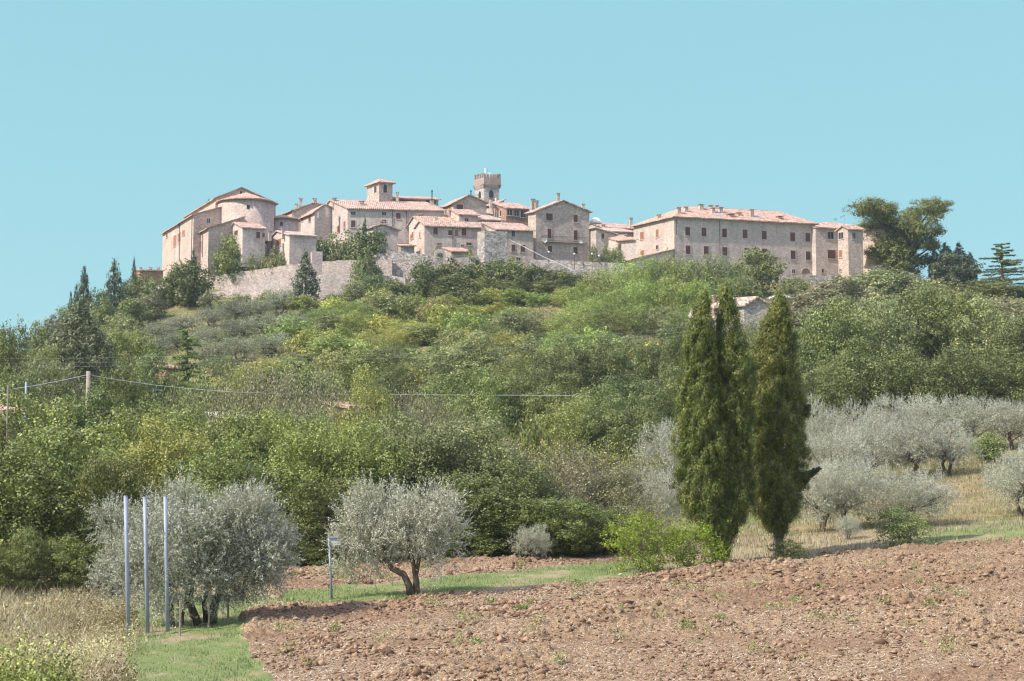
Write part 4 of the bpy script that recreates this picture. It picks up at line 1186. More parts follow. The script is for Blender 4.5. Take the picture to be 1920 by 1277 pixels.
# ------------------------------------------------------------------ retaining walls
def wall(name, label, pts, mat, th=.8, deep=3.0, cat='wall', seg=1.0, jit=.12, slope_in=0.0):
    """pts: (px, top py, Y) along the wall; the base goes down below the ground"""
    rg = random.Random(len(label)); P = []
    for (a, b_) in zip(pts, pts[1:]):
        A, B_ = at(*a), at(*b_); n = max(1, int((B_ - A).length / seg))
        P += [A.lerp(B_, k / n) for k in range(n)]
    P.append(at(*pts[-1]))
    mb = MB(); vs = []
    for i, p in enumerate(P):
        d_ = (P[min(i + 1, len(P) - 1)] - P[max(i - 1, 0)]); nn = Vector((-d_.y, d_.x, 0)).normalized()
        zt = p.z + rg.uniform(-jit, jit); zb = min(gz(p.x, p.y) - deep, zt - 1)
        k = (zt - zb) * slope_in
        vs += [(p.x - nn.x * k, p.y - nn.y * k, zb), (p.x, p.y, zt), (p.x + nn.x * th, p.y + nn.y * th, zt), (p.x + nn.x * th, p.y + nn.y * th, zb)]
    fs = []
    for i in range(len(P) - 1):
        o = i * 4
        for j in range(3): fs.append((o + j, o + 4 + j, o + 5 + j, o + 1 + j))
    fs += [(0, 1, 2, 3), tuple(len(vs) - 4 + j for j in (3, 2, 1, 0))]
    mb.add(vs, [tuple(reversed(f)) for f in fs])
    return tag(mb.build(name, mat), label, cat)
wall('retaining_wall', 'upper tier of the long stone retaining wall below the church garden', [(384, 523, 299), (450, 509, 296.5), (552, 495, 293), (556, 495, 293), (600, 490, 292.5), (690, 487, 292), (735, 487, 291.5)], STONE_W, deep=6)
wall('retaining_wall', 'lower tier of the long stone retaining wall, sunlit above the olive trees', [(330, 570, 295), (372, 551, 293.5), (450, 538, 291.5), (552, 519, 289), (605, 514, 288.5), (690, 513, 288.5), (760, 520, 288)], STONE_W, th=3, deep=6, slope_in=.04)
wall('retaining_wall', 'grey rough wall with dark stains below the stepped row of houses', [(700, 478, 293), (735, 472, 292.6), (776, 476, 292.2), (792, 478, 292), (840, 486, 291.5), (905, 492, 290)], STONE_R, deep=8, jit=.25)
b = Bld('wall_bastion', 'square stone bastion standing up from the retaining wall', 585, 292, 15, 12, 605, 552.5, 471, 520, STONE_W, cat='wall', deep=6)
b.flat()
wall('terrace_wall', 'low stone terrace wall in front of the tall balcony house', [(990, 486, 297), (1060, 489, 296), (1110, 491, 295), (1170, 494, 294)], STONE_R, deep=5)
wall('terrace_wall', 'lower terrace wall with a grassy top beneath the tall balcony house', [(985, 500, 293), (1060, 505, 292), (1110, 508, 291.5), (1165, 511, 291)], STONE_R, deep=5)
wall('terrace_wall', 'grey stone wall under the right end of the long building', [(1395, 517, 296), (1480, 516, 297), (1560, 517, 298), (1640, 522, 300)], STONE_R, deep=5)
wall('terrace_wall', 'lower scrub covered wall below the long building, behind white parasols', [(1420, 548, 285), (1500, 546, 286), (1600, 548, 288)], STONE_R, deep=4)
wall('rock_face', 'pale broken rock face under the left corner of the church', [(270, 572, 290), (285, 560, 291), (300, 545, 293), (318, 532, 295), (335, 528, 296), (352, 530, 296)], ROCK, th=3, deep=8, jit=.7, cat='rock')
# garden arch
g = empty('garden_gate', tuple(at(825, 494, 289.5)), R(10), 'pale stone arch with iron gate in the garden wall below the stepped row', 'gate')
mb = MB(); s_ = 289.5 / F
def archway(mb, w, h, t, d_):
    n = 10
    inn = [(-w / 2, -1.5), (-w / 2, h - w / 2)] + [(-w / 2 * math.cos(a_), h - w / 2 + w / 2 * math.sin(a_)) for a_ in np.linspace(0, math.pi, n)[1:-1]] + [(w / 2, h - w / 2), (w / 2, -1.5)]
    W_ = w / 2 + t
    out = [(-W_, -1.5), (-W_, h * .8)] + [(-W_ + 2 * W_ * k / (n - 1), h + t * .6 + .45 * math.sin(math.pi * k / (n - 1))) for k in range(1, n - 1)] + [(W_, h * .8), (W_, -1.5)]
    m_ = len(inn); vs = [(x, y, z) for y in (0, d_) for pr in (inn, out) for x, z in pr]
    fs = []
    for k in range(m_ - 1):
        fs += [(k, k + 1, m_ + k + 1, m_ + k), (2 * m_ + k, 3 * m_ + k, 3 * m_ + k + 1, 2 * m_ + k + 1), (k, 2 * m_ + k, 2 * m_ + k + 1, k + 1), (m_ + k, m_ + k + 1, 3 * m_ + k + 1, 3 * m_ + k)]
    mb.add(vs, fs)
archway(mb, 1.25, 1.95, .45, .6); mb.build('arch', STONE_C, g)
mb = MB()
for k in range(9): x = -.56 + k * .14; mb.box(x - .015, x + .015, .28, .31, -.5, 1.3 + .5 * math.sqrt(max(0, 1 - (x / .62) ** 2)))
for z in (.1, .9): mb.box(-.62, .62, .275, .315, z, z + .05)
mb.build('gate_leaf', METAL_D, g)
wall('garden_wall', 'low garden wall right of the stone arch gate', [(839, 487, 289.5), (860, 484, 289.5), (898, 477, 290)], STONE_P, th=.4, deep=2)

# ------------------------------------------------------------------ small things in the village
def parasol(px, py, wpx, hpx, Y, label, square=False):
    p = at(px, py, Y); r = wpx / 2 * Y / F; h = hpx * Y / F
    g_ = gz(p.x, p.y); zb = min(p.z - 2.6, p.z - h - 2.2)
    e = empty('parasol', (p.x, p.y, zb), R(20), label, 'parasol')
    N = 4 if square else 12; H = p.z - zb
    mb = MB(); rings = []
    for f, k in ((1, 0), (.8, .34), (.5, .72), (.2, .95)):
        rings.append([(math.cos(2 * math.pi * (j + .5) / N) * r * f * (1.3 if square else 1), math.sin(2 * math.pi * (j + .5) / N) * r * f * (1.3 if square else 1), H - h * (1 - (k if not square else 1 - f))) for j in range(N)])
    low = [(x, y, z - .28) for x, y, z in rings[0]]
    vs = low + [q for rg_ in rings for q in rg_] + [(0, 0, H)]
    fs = [(i * N + j, i * N + (j + 1) % N, (i + 1) * N + (j + 1) % N, (i + 1) * N + j) for i in range(4) for j in range(N)] + [(4 * N + j, 4 * N + (j + 1) % N, 5 * N) for j in range(N)]
    mb.add(vs, fs); mb.build('canopy', WHITE, e)
    mb = MB(); mb.tube([(0, 0, -1.5), (0, 0, H)], [.05, .05], 6); mb.build('pole', METAL, e)
parasol(1117, 407.5, 24, 9, 306, 'round white parasol on the roof terrace right of the tall balcony house')
parasol(1463, 550, 56, 9, 282, 'wide white square parasol below the long building, the left one', True)
parasol(1498, 551, 36, 6, 284, 'white square parasol below the long building, the smaller right one', True)
for i, (px, py, Y) in enumerate(((1029, 472.5, 294.5), (1077, 476, 294.5), (1110, 476, 294), (1123, 479.5, 294))):
    p = at(px, py, Y); q = at(px, py + 24, Y)
    e = empty('street_lamp', (p.x, p.y, q.z - 1), 0, 'white globe lamp post on the terrace wall, %s from the left' % ORD[i], 'street lamp', 'globe lamps on the village terrace')
    h = p.z - q.z + 1
    mb = MB(); mb.tube([(0, 0, 0), (0, 0, h - .15)], [.05, .035], 6); mb.build('pole', METAL_D, e)
    mb = MB(); N = 8
    vs = [(0, 0, h - .22)] + [(math.sin(a_) * math.cos(2 * math.pi * k / N) * .2, math.sin(a_) * math.sin(2 * math.pi * k / N) * .2, h - math.cos(a_) * .2) for a_ in (.8, 1.57, 2.35) for k in range(N)] + [(0, 0, h + .2)]
    mb.add(vs, [(0, 1 + (k + 1) % N, 1 + k) for k in range(N)] + [(1 + r_ * N + k, 1 + r_ * N + (k + 1) % N, 1 + (r_ + 1) * N + (k + 1) % N, 1 + (r_ + 1) * N + k) for r_ in range(2) for k in range(N)] + [(1 + 2 * N + k, 1 + 2 * N + (k + 1) % N, 1 + 3 * N) for k in range(N)])
    mb.build('globe', WHITE, e, True)
# ------------------------------------------------------------------ the three tall cypresses near the field
def zc(zx, zy): return 1240 + zx * .4229, 520 + zy * .4229
def spire_from(outline, base):
    s = base.y / F; out = []
    for zy, l, r in outline:
        xl, py = zc(l, zy); xr, _ = zc(r, zy)
        z = at(0, py, base.y).z - base.z
        out.append((z, ((xl + xr) / 2) * s - topix(base)[0] * s, (xr - xl) / 2 * s))
    return out
def cypress_custom(base, spires, label, name, trunk, extra=None, seed=1):
    rg = np.random.RandomState(seed); A = []
    for prof, n_t, yo in spires:
        q = spire_leaves(rg, prof, int(n_t * .66), 110, .19, .090, .031, lumps=.22)
        q[0][:, 1] += yo; A.append(q)
    if extra: A += extra(rg)
    P, N, T, L, W, rnd = (np.concatenate(v) for v in zip(*A))
    e = empty(name, tuple(base), 0, label, 'tree', 'tall cypresses at the field edge')
    link('crown', leaf_mesh('tall_cypress_crown', P, N, T, L, W, rnd, LM['cyp']), e)
    mb = MB()
    for pts, rads in trunk: mb.tube(pts, rads, 9)
    mb.build('trunk', BARK_G, e, True)
cb = base_at(1348, 1060)
A_ = spire_from([(62, 200, 208), (100, 180, 222), (200, 135, 226), (300, 112, 238), (400, 104, 256), (600, 88, 285), (800, 78, 290), (900, 84, 290), (1000, 98, 295), (1050, 128, 300), (1110, 165, 305), (1180, 212, 300), (1255, 240, 285)], cb)
B_ = spire_from([(30, 307, 313), (60, 284, 330), (100, 272, 342), (200, 268, 356), (300, 262, 385), (400, 255, 415), (600, 250, 412), (800, 250, 403), (1000, 250, 408), (1080, 250, 372), (1130, 245, 328), (1180, 235, 318), (1255, 245, 285)], cb)
cypress_custom(cb, [(A_, 2300, -.15), (B_, 2000, .25)], 'double topped tall golden green cypress, left one of the pair', 'cypress_tree',
               [([(0, 0, -.4), (-.1, 0, 1.2), (-.5, -.1, 5), (-.8, -.1, 10)], [.34, .26, .2, .04]), ([(0.1, .1, .6), (.4, .2, 5), (.5, .2, 10)], [.22, .16, .04])], seed=2)
cb2 = base_at(1460, 1043)
C_ = spire_from([(70, 538, 544), (100, 516, 562), (200, 470, 582), (300, 432, 600), (400, 420, 610), (500, 412, 620), (600, 405, 634), (700, 402, 636), (800, 400, 634), (900, 404, 630), (1000, 418, 618), (1060, 432, 596), (1100, 470, 560), (1140, 502, 540)], cb2)
def side_branch(rg):
    s = cb2.y / F; b0 = topix(cb2)[0]; out = []
    for (x0, y0, x1, y1, w) in ((620, 900, 702, 848, .22), (630, 610, 660, 572, .22), (615, 930, 650, 890, .2)):
        a, c = zc(x0, y0), zc(x1, y1)
        p0 = np.array([(a[0] - b0) * s, 0, at(0, a[1], cb2.y).z - cb2.z]); p1 = np.array([(c[0] - b0) * s, -.2, at(0, c[1], cb2.y).z - cb2.z])
        n = 1500; u = rg.rand(n)[:, None]
        P = p0 * (1 - u) + p1 * u + rg.normal(size=(n, 3)) * w * (1 - .75 * u) * .6
        T = nrm((p1 - p0)[None] + rdir(rg, n) * .4)
        out.append((P, rdir(rg, n), T, np.full(n, .13), np.full(n, .042), .05 + .4 * rg.rand(n)))
    return out
cypress_custom(cb2, [(C_, 3300, 0)], 'single topped tall cypress with bare trunk foot, right one of the pair', 'cypress_tree',
               [([(0, 0, -.4), (0, 0, .9), (.1, 0, 5), (.2, 0, 10.5)], [.30, .22, .2, .04])], side_branch, 5)

# ------------------------------------------------------------------ stone pine on the skyline
def stone_pine():
    Y = 304; base = at(1692, 528, Y); base.z = min(base.z, gz(base.x, Y)) ; s = Y / F
    rg = np.random.RandomState(8)
    pads = [(480, 245, 190, 62), (600, 235, 95, 60), (380, 265, 110, 45), (540, 300, 120, 45), (960, 275, 150, 65), (900, 250, 80, 45), (1085, 290, 70, 70), (720, 335, 70, 50), (860, 330, 90, 60), (450, 420, 110, 50), (700, 430, 120, 65), (590, 480, 190, 70), (980, 480, 115, 40), (640, 580, 130, 65),
            (560, 640, 100, 70), (900, 580, 130, 45), (1045, 580, 75, 35), (770, 560, 110, 130), (940, 730, 90, 45), (445, 650, 45, 28), (560, 740, 75, 45), (700, 690, 140, 110), (870, 838, 40, 14), (700, 810, 105, 60), (820, 480, 100, 70), (760, 760, 90, 90), (800, 400, 110, 80), (640, 400, 110, 80), (860, 440, 90, 70), (520, 370, 130, 60), (760, 640, 150, 120), (600, 560, 120, 90), (520, 700, 80, 60)]
    bl = []
    for zx, zy, rx, rz in pads:
        p = at(1540 + zx * .2036, 340 + zy * .2036, Y)
        rx, rz = rx * .2036 * s * 1.1, rz * .2036 * s * 1.2
        bl.append((p.x - base.x, rg.normal() * 2.2, p.z - base.z, rx, rx * .9 + .4, rz * 1.05))
    P, N, T, tint, out = blob_leaves(rg, bl, 100000, up=.5, rand=.6, shell=.55, cull=.6, per=30, sig=.34)
    m = len(P); _L = .30 * rg.uniform(.6, 1.3, m)
    e = empty('pine_tree', tuple(base), 0, 'big umbrella shaped stone pine rising over the right end of the village', 'tree')
    link('crown', leaf_mesh('pine_crown', P, N, T, _L, _L * .6, .12 + .3 * tint + .5 * rg.rand(m), LM['pine']), e)
    mb = MB()
    mb.tube([(0, 0, -3), (.2, 0, 3), (.6, 0, 7)], [.75, .6, .5], 9)
    for k, b_ in enumerate(bl):
        st = Vector((.6 if b_[0] > 0 else -.2, 0, max(1.5, min(7.5, b_[2] * .55))))
        md = st.lerp(Vector(b_[:3]), .5) + Vector((0, 0, -.3))
        mb.tube([st, md, Vector(b_[:3])], [.3, .2, .06], 5, False)
    mb.build('trunk', BARK, e, True)
stone_pine()

# ------------------------------------------------------------------ near olives, built to the photograph's pose
def olive_custom(base, blobs_px, trunks_px, label, n, seed, name='olive_tree', group=None, leaf=.10, slen=.55, r0=.16, splay=.33):
    s = base.y / F; rg = np.random.RandomState(seed); b0, y0 = topix(base)
    def loc(px, py, dy=0.0): return ((px - b0) * s, dy, at(0, py, base.y).z - base.z)
    bl = []
    for (px, py, rx, rz, dy) in blobs_px:
        x, y, z = loc(px, py, dy); k_ = rg.uniform(.72, .95); bl.append((x, y, z, rx * s * k_, (rx + rz) / 2 * s * k_, rz * s * k_))
    kind = 'custom_olive_%d' % seed
    mb = MB()
    for pts in trunks_px:
        mb.tube([loc(a, b_, d_) for a, b_, d_, r in pts], [r for _, _, _, r in pts], 8)
    for q in bl[::2]:
        near = min(((Vector(loc(a, b_, d_)), r) for pts in trunks_px for a, b_, d_, r in pts[-2:]), key=lambda t_: (t_[0] - Vector(q[:3])).length)
        mb.tube([near[0], near[0].lerp(Vector(q[:3]), .5) + Vector((0, 0, .1)), Vector(q[:3])], [near[1] * .6, near[1] * .4, .012], 5, False)
    tm = bpy.data.meshes.new('olive_trunk'); tm.from_pydata(mb.v, [], mb.f); tm.materials.append(BARK_O)
    for p in tm.polygons: p.use_smooth = True
    mk_olive(kind, seed, 1, 1, 0, n, 0, 'olive', leaf=leaf, lw=.028, slen=slen, bl=bl, tr=tm, splay=splay)
    cr, tr, _, _ = PROTO[kind][0]
    e = empty(name, tuple(base), 0, label, 'tree', group)
    link('crown', cr, e); link('trunk', tr, e)
ob = base_at(775, 1117)
olive_custom(ob, [(690, 955, 45, 38, 0), (740, 960, 50, 40, .3), (800, 965, 45, 40, -.2), (830, 985, 34, 38, .2), (660, 985, 36, 42, .3), (640, 1025, 26, 32, -.2), (690, 1010, 48, 38, -.5), (740, 1005, 45, 36, .7), (800, 1015, 42, 34, .5), (845, 1010, 20, 32, 0), (660, 1055, 32, 24, .2), (820, 1045, 26, 24, -.3), (770, 985, 48, 40, -.7), (700, 940, 24, 28, .4), (830, 950, 22, 24, -.3), (760, 1035, 34, 24, .3), (715, 1045, 30, 22, .5), (640, 1070, 14, 14, 0)],
             [[(772, 1120, 0, .17), (766, 1096, 0, .13), (757, 1077, 0, .12), (735, 1066, .05, .11), (722, 1048, .1, .095), (718, 1015, .1, .07), (708, 980, .1, .03)],
              [(780, 1120, .1, .15), (780, 1090, .1, .12), (776, 1065, .15, .09), (768, 1030, .2, .06), (760, 985, .2, .03)],
              [(780, 1075, .1, .09), (786, 1045, .0, .07), (788, 1010, -.1, .03)]],
             'silvery olive tree with forked trunk standing alone in the grass strip', 3400, 200)
ob2 = base_at(350, 1176)
olive_custom(ob2, [(350, 955, 40, 34, 0), (300, 985, 40, 45, .3), (400, 985, 50, 42, -.2), (350, 1010, 55, 50, -.5), (300, 1050, 50, 55, 0), (260, 1040, 36, 50, .4), (380, 1060, 55, 50, -.4), (340, 1100, 50, 40, -.5), (285, 1110, 40, 36, .2), (420, 1040, 45, 50, .5), (240, 1090, 30, 40, .6), (400, 1110, 36, 30, 0), (330, 930, 24, 26, .3), (225, 1040, 22, 40, .5), (350, 1140, 36, 26, -.3)],
             [[(326, 1192, 0, .12), (322, 1160, 0, .09), (318, 1110, 0, .06), (312, 1060, 0, .03)], [(338, 1192, .1, .05), (342, 1150, .1, .05), (352, 1080, .1, .03)], [(368, 1172, .3, .15), (352, 1130, .2, .12), (358, 1080, .1, .08), (350, 1000, 0, .03)]],
             'broad silver olive tree behind the three metal poles, left of the green verge', 4000, 201)
ob3 = base_at(400, 1170)
olive_custom(ob3, [(455, 965, 48, 38, 0), (500, 1000, 34, 46, .3), (430, 1000, 45, 42, -.3), (480, 1040, 48, 45, -.2), (515, 1045, 24, 36, .2), (450, 1080, 50, 38, .3), (500, 1080, 28, 26, 0), (420, 1060, 40, 40, .6), (470, 950, 25, 24, .4), (425, 1100, 32, 22, -.3), (530, 1030, 14, 18, 0)],
             [[(398, 1172, 0, .17), (400, 1140, 0, .14), (412, 1105, 0, .11), (430, 1060, .1, .08), (450, 1000, .1, .03)], [(385, 1168, .2, .10), (380, 1130, .2, .08), (390, 1090, .2, .04)]],
             'silver olive tree right of the three metal poles, leaning over the ploughed field', 3300, 202)
ob4 = base_at(205, 1140)
olive_custom(ob4, [(205, 985, 28, 22, 0), (215, 1010, 26, 26, .2), (195, 960, 20, 16, .2), (225, 1070, 26, 34, -.2), (200, 1100, 26, 30, 0), (190, 1070, 16, 26, .3), (235, 975, 18, 18, .2)],
             [[(208, 1152, 0, .08), (210, 1100, 0, .06), (206, 1000, 0, .025)]], 'thin wispy olive tree left of the three metal poles', 1100, 203)

# ------------------------------------------------------------------ planting
CW = {'bright': 'bright yellow green', 'yel': 'yellow green', 'feather': 'soft green', 'mid': 'mid green', 'orange': 'rusty', 'grey': 'grey green', 'brown': 'brownish', 'dark': 'dark green', 'oak': 'deep green', 'ivy': 'dark'}
def row(kind, group, phrase, items, mat=None, mats=None, **kw):
    """a row of look-alike trees counted from the left"""
    items = sorted(items)
    for i, q in enumerate(items):
        m_ = q[4] if len(q) > 4 else (mats[i % len(mats)] if mats else mat)
        tree(q[5] if len(q) > 5 else kind, q[0], q[1], q[2], q[3], (phrase % ORD[i]).replace('COLOUR', CW.get(m_, 'green')), group, m_, **kw)
# front wood at the far edge of the field
G1 = 'front row of trees beyond the field'
front = [('broad', 10, 845, 250, 68, 'dark', 'dark green bushy tree at the far left edge behind the dry grass'),
 ('broad', 130, 800, 250, 72, 'mid', 'dense green tree with dark hollows left of the three metal poles'),
 ('broad', 215, 860, 150, 68, 'dark', 'dark bushy tree directly behind the thin wispy olive'),
 ('fine', 310, 790, 240, 76, 'yel', 'tall olive green tree behind the three metal poles'),
 ('fine', 405, 835, 190, 74, 'mid', 'green tree rising behind the broad silver olive'),
 ('broad', 480, 870, 190, 76, 'mid', 'dense green tree behind the olive leaning over the field'),
 ('fine', 585, 805, 210, 78, 'yel', 'yellowish green tree right of the leaning olive, over the dark wood edge'),
 ('broad', 610, 900, 150, 73, 'dark', 'dark green tree behind the thin signpost'),
 ('fine', 690, 795, 200, 79, 'yel', 'yellow green tree directly behind the forked olive'),
 ('fine', 780, 785, 180, 80, 'grey', 'tall grey green tree behind the right half of the forked olive'),
 ('fine', 865, 785, 220, 80, 'grey', 'broad grey green tree right of the forked olive, tallest of the wood edge'),
 ('broad', 905, 890, 190, 76, 'oak', 'dark green tree low at the wood edge behind the young olive'),
 ('broad', 985, 940, 130, 75, 'dark', 'dark low tree right behind the young olive'),
 ('fine', 975, 865, 170, 79, 'oak', 'olive green tree on the wood edge above the young olive'),
 ('brush', 1060, 860, 180, 80, 'brown', 'brownish thin leaved bush in the wood edge between young olive and lime green shrubs'),
 ('broad', 1065, 935, 140, 75, 'mid', 'fresh green tree low at the wood edge left of the lime green shrubs'),
 ('fine', 1150, 880, 150, 80, 'brown', 'dull olive brown tree above the lime green shrubs'),
 ('broad', 1130, 955, 120, 76, 'oak', 'dark green bush behind the left lime green shrub'),
 ('brush', 1200, 930, 120, 77, 'grey', 'loose grey green bush behind the lime green shrubs, left of the cypresses')]
for k, px, top, w, Y, m_, lab in front: tree(k, px, top, w, Y, lab, G1, m_)
row('broad', 'bushes along the wood edge', 'low dark bush along the shaded wood edge, %s from the left', [(x_, t_ + 26 * math.sin(x_ * 1.7), 95 + 25 * math.sin(x_), y_) for x_, t_, y_ in ((-10, 1000, 64), (55, 1010, 65), (120, 1000, 66), (190, 1005, 67), (250, 1000, 69), (540, 985, 72.5), (600, 1000, 72), (660, 985, 73), (740, 985, 74), (810, 980, 74), (880, 985, 74.5), (940, 985, 75), (1030, 980, 75), (1085, 985, 75))], mats=['dark', 'oak', 'mid'], name='leafy_bush', cat='bush')
row('broad', 'second row of trees in the wood', 'bushy tree top in the second row of the wood, %s from the left', [(-20, 790, 170, 88, 'dark'), (60, 748, 190, 92, 'mid'), (150, 738, 170, 94, 'mid'), (240, 772, 180, 92, 'yel'), (335, 768, 170, 95, 'mid'), (425, 778, 160, 92, 'mid'), (500, 775, 170, 94, 'yel'), (585, 780, 150, 96, 'mid'), (665, 775, 150, 95, 'yel'), (745, 780, 160, 93, 'grey'), (905, 800, 160, 95, 'grey')])
row('brush', 'scrub on the bank above the wood', 'brownish scrub bush on the dry bank above the wood, %s from the left', [(945, 828, 150, 96, 'brown'), (1010, 822, 150, 98, 'yel'), (1075, 826, 150, 97, 'brown'), (1140, 828, 140, 98, 'yel'), (1200, 838, 110, 96, 'grey')])
# scrub belt in the middle
row('brush', 'grey scrub belt', 'twiggy grey scrub bush in the belt over the wood, %s from the left', [(335, 715, 120, 112, 'mid'), (395, 690, 120, 118, 'grey'), (450, 680, 120, 122, 'grey'), (505, 672, 120, 124, 'brown'), (560, 678, 110, 120, 'grey'), (615, 690, 110, 118, 'grey'), (735, 715, 110, 120, 'grey'), (790, 725, 120, 118, 'brown'), (845, 740, 100, 116, 'grey'), (475, 735, 120, 108, 'grey'), (560, 742, 120, 108, 'brown'), (640, 740, 110, 110, 'brown'), (720, 760, 110, 106, 'grey'), (800, 765, 110, 106, 'brown')])
tree('far_shrub', 985, 785, 90, 108, 'low bush hiding the foot of the central oaks', None, 'mid')
tree('fine', 692, 697, 115, 117, 'yellow leaved round tree in the middle of the grey scrub', None, 'yel')
tree('far_broad', 375, 712, 90, 126, 'green bush below the layered young cedar', None, 'mid')
tree('broad', 300, 760, 120, 100, 'bright green bush under the right cable of the wooden pole', None, 'mid')
# oaks in the centre
row('oak', 'back row of oaks in the centre', 'green oak in the back row right of the middle, %s from the left', [(1000, 645, 114, 162, 'oak'), (1065, 632, 123, 164, 'oak'), (1130, 628, 114, 164, 'oak'), (1195, 630, 114, 162, 'oak'), (1255, 618, 105, 160, 'oak'), (940, 680, 105, 158, 'mid')], )
row('oak', 'front row of oaks in the centre', 'leafy oak in the front row above the dry bank, %s from the left', [(845, 700, 126, 136, 'mid'), (915, 695, 126, 138, 'mid'), (900, 712, 117, 119, 'mid'), (985, 690, 117, 138, 'oak'), (1050, 705, 126, 132, 'mid'), (1115, 725, 126, 124, 'oak'), (1180, 705, 135, 130, 'oak'), (1245, 690, 117, 132, 'oak')])
row('oak', 'low oaks on the dry bank', 'low branching oak on the dry bank, %s from the left', [(1075, 748, 110, 118, 'mid'), (1140, 750, 120, 117, 'oak'), (1205, 745, 120, 118, 'oak')])
tree('broad', 880, 622, 135, 172, 'round grey green tree standing clear on the slope, centre of the picture', None, 'grey', rz=0)
tree('broad', 690, 655, 115, 176, 'dark rounded tree on the slope over the yellow leaved tree', None, 'dark')
tree('broad', 735, 690, 90, 160, 'dark green tree beside the dark gap right of the yellow leaved tree', None, 'dark')
row('oak', 'oaks behind the tall cypresses', 'oak crown behind the pair of tall cypresses, %s from the left', [(1282, 606, 100, 152), (1330, 610, 120, 158), (1405, 605, 110, 160), (1440, 640, 120, 146), (1425, 740, 120, 128)], mat='oak')
# oaks on the right
row('oak', 'big oaks above the olive grove', 'large dark oak above the olive grove at the right, %s from the left', [(1500, 620, 123, 146), (1560, 560, 149, 148), (1640, 565, 140, 152), (1705, 545, 149, 156), (1780, 540, 149, 156), (1850, 560, 149, 152), (1920, 585, 140, 148), (1600, 640, 132, 140), (1690, 650, 132, 142), (1880, 655, 132, 140), (1785, 655, 140, 139), (1530, 690, 114, 136)], mats=['oak', 'oak', 'mid', 'oak', 'grey'])
row('far_broad', 'pale scrub below the long building', 'pale olive brown scrub tree below the right end of the village, %s from the left', [(1530, 535, 110, 262, 'brown'), (1580, 520, 100, 270, 'brown'), (1625, 508, 90, 276, 'grey'), (1665, 505, 90, 280, 'grey'), (1700, 512, 90, 280, 'brown'), (1740, 525, 90, 270, 'grey'), (1560, 560, 120, 236, 'brown'), (1480, 575, 90, 250, 'brown'), (1640, 545, 110, 230, 'grey'), (1900, 565, 100, 240, 'brown'), (1490, 520, 60, 282, 'grey')])
# olive grove
row('olive', 'back row of the olive grove', 'silver olive in the back row of the grove, %s from the left', [(1535, 750, 110, 118), (1610, 758, 110, 116), (1680, 745, 118, 121), (1755, 742, 118, 122), (1830, 745, 110, 121), (1900, 752, 102, 119), (1960, 755, 102, 118)])
row('olive', 'middle row of the olive grove', 'silver olive in the middle row of the grove, %s from the left', [(1550, 805, 126, 102), (1625, 790, 126, 106), (1700, 785, 134, 107), (1775, 790, 110, 107)])
row('olive', 'front olives of the grove', 'olive with bare dark trunks in the front of the grove, %s from the left', [(1535, 870, 114, 83), (1600, 860, 132, 84), (1715, 882, 145, 82)])
tree('olive', 1915, 830, 120, 84, 'young olive on a thin stem at the right picture edge', None)
row('olive', 'olives left of the cypresses', 'silvery olive just left of the pair of tall cypresses, %s from the left', [(1230, 880, 105, 86), (1250, 795, 125, 100)])
tree('olive', 995, 985, 56, 73, 'small young olive tree at the edge of the dark wood', None)
tree('olive', 1590, 968, 42, 78, 'spindly grey sapling in front of the olive grove', None, var=1)
tree('far_broad', 1850, 812, 60, 112, 'small green bush at the back of the grove clearing', None, 'mid')
# shrubs near the cypresses
tree('shrub', 1200, 962, 118, 68, 'lime green round shrub, the left one beside the cypresses', None, 'fresh', base=1074)
tree('shrub', 1295, 978, 115, 68, 'lime green shrub at the foot of the double topped cypress', None, 'fresh', base=1070, var=1)
tree('shrub', 1480, 1012, 75, 70, 'dark low bush at the foot of the single topped cypress', None, 'dark', base=1052)
tree('shrub', 1690, 950, 118, 78, 'dense dark green shrub at the upper field edge', None, 'oak', base=1028)
tree('brush', 1660, 918, 90, 80, 'thin brown brush growing out behind the dark green shrub', None, 'brown')
# left side
tree('broad_conifer', 150, 578, 175, 165, 'large round dark conifer at the left above the wooden pole', None)
tree('far_shrub', 318, 703, 60, 150, 'low bush below the small brown hut', None, 'mid')
tree('broad', 245, 620, 120, 172, 'green tree right of the large round conifer', None, 'mid')
tree('broad', 275, 665, 100, 150, 'dark green tree below the hillside at the left, over the pole cable', None, 'oak')
tree('broad', 220, 690, 120, 135, 'dark tree behind the pole cable', None, 'dark')
tree('broad', 10, 612, 110, 150, 'dark blue green tree on the far left edge against the sky', None, 'dark')
tree('broad', 60, 655, 110, 158, 'green tree between the far left tree and the round conifer', None, 'mid')
tree('broad', 100, 680, 120, 140, 'bushy tree in front of the round conifer, behind the poles', None, 'grey')
tree('broad', 30, 700, 120, 128, 'bushy tree behind the thin left utility pole', None, 'oak')
tree('young_cedar', 352, 622, 75, 168, 'pale green layered young cedar left of the olive slope', None)
row('slim_cypress', 'cypresses on the left skyline', 'slim dark cypress on the left skyline, %s from the left', [(133, 550, 13, 262), (143, 536, 15, 264), (158, 504, 28, 270)])
tree('ragged_conifer', 215, 493, 46, 276, 'ragged dark conifer on the left skyline, between cypress and church', None)
tree('ragged_conifer', 252, 488, 18, 288, 'small spiky conifer nearest the church on the left skyline', None)
row('far_broad', 'bushy slope trees left of the church', 'dark bushy tree on the slope left of the church, %s from the left', [(75, 605, 60, 250, 'oak'), (105, 590, 60, 255, 'brown'), (135, 572, 60, 262, 'oak'), (180, 545, 60, 272, 'oak'), (200, 565, 70, 262, 'mid'), (240, 528, 60, 282, 'oak'), (268, 515, 55, 288, 'dark'), (292, 522, 50, 286, 'oak'), (250, 560, 70, 270, 'oak'), (285, 545, 55, 276, 'brown'), (225, 590, 70, 250, 'grey')])
tree('far_broad', 355, 492, 82, 284, 'dense dark holm oak in front of the church corner', None, 'ivy', name='holm_oak')
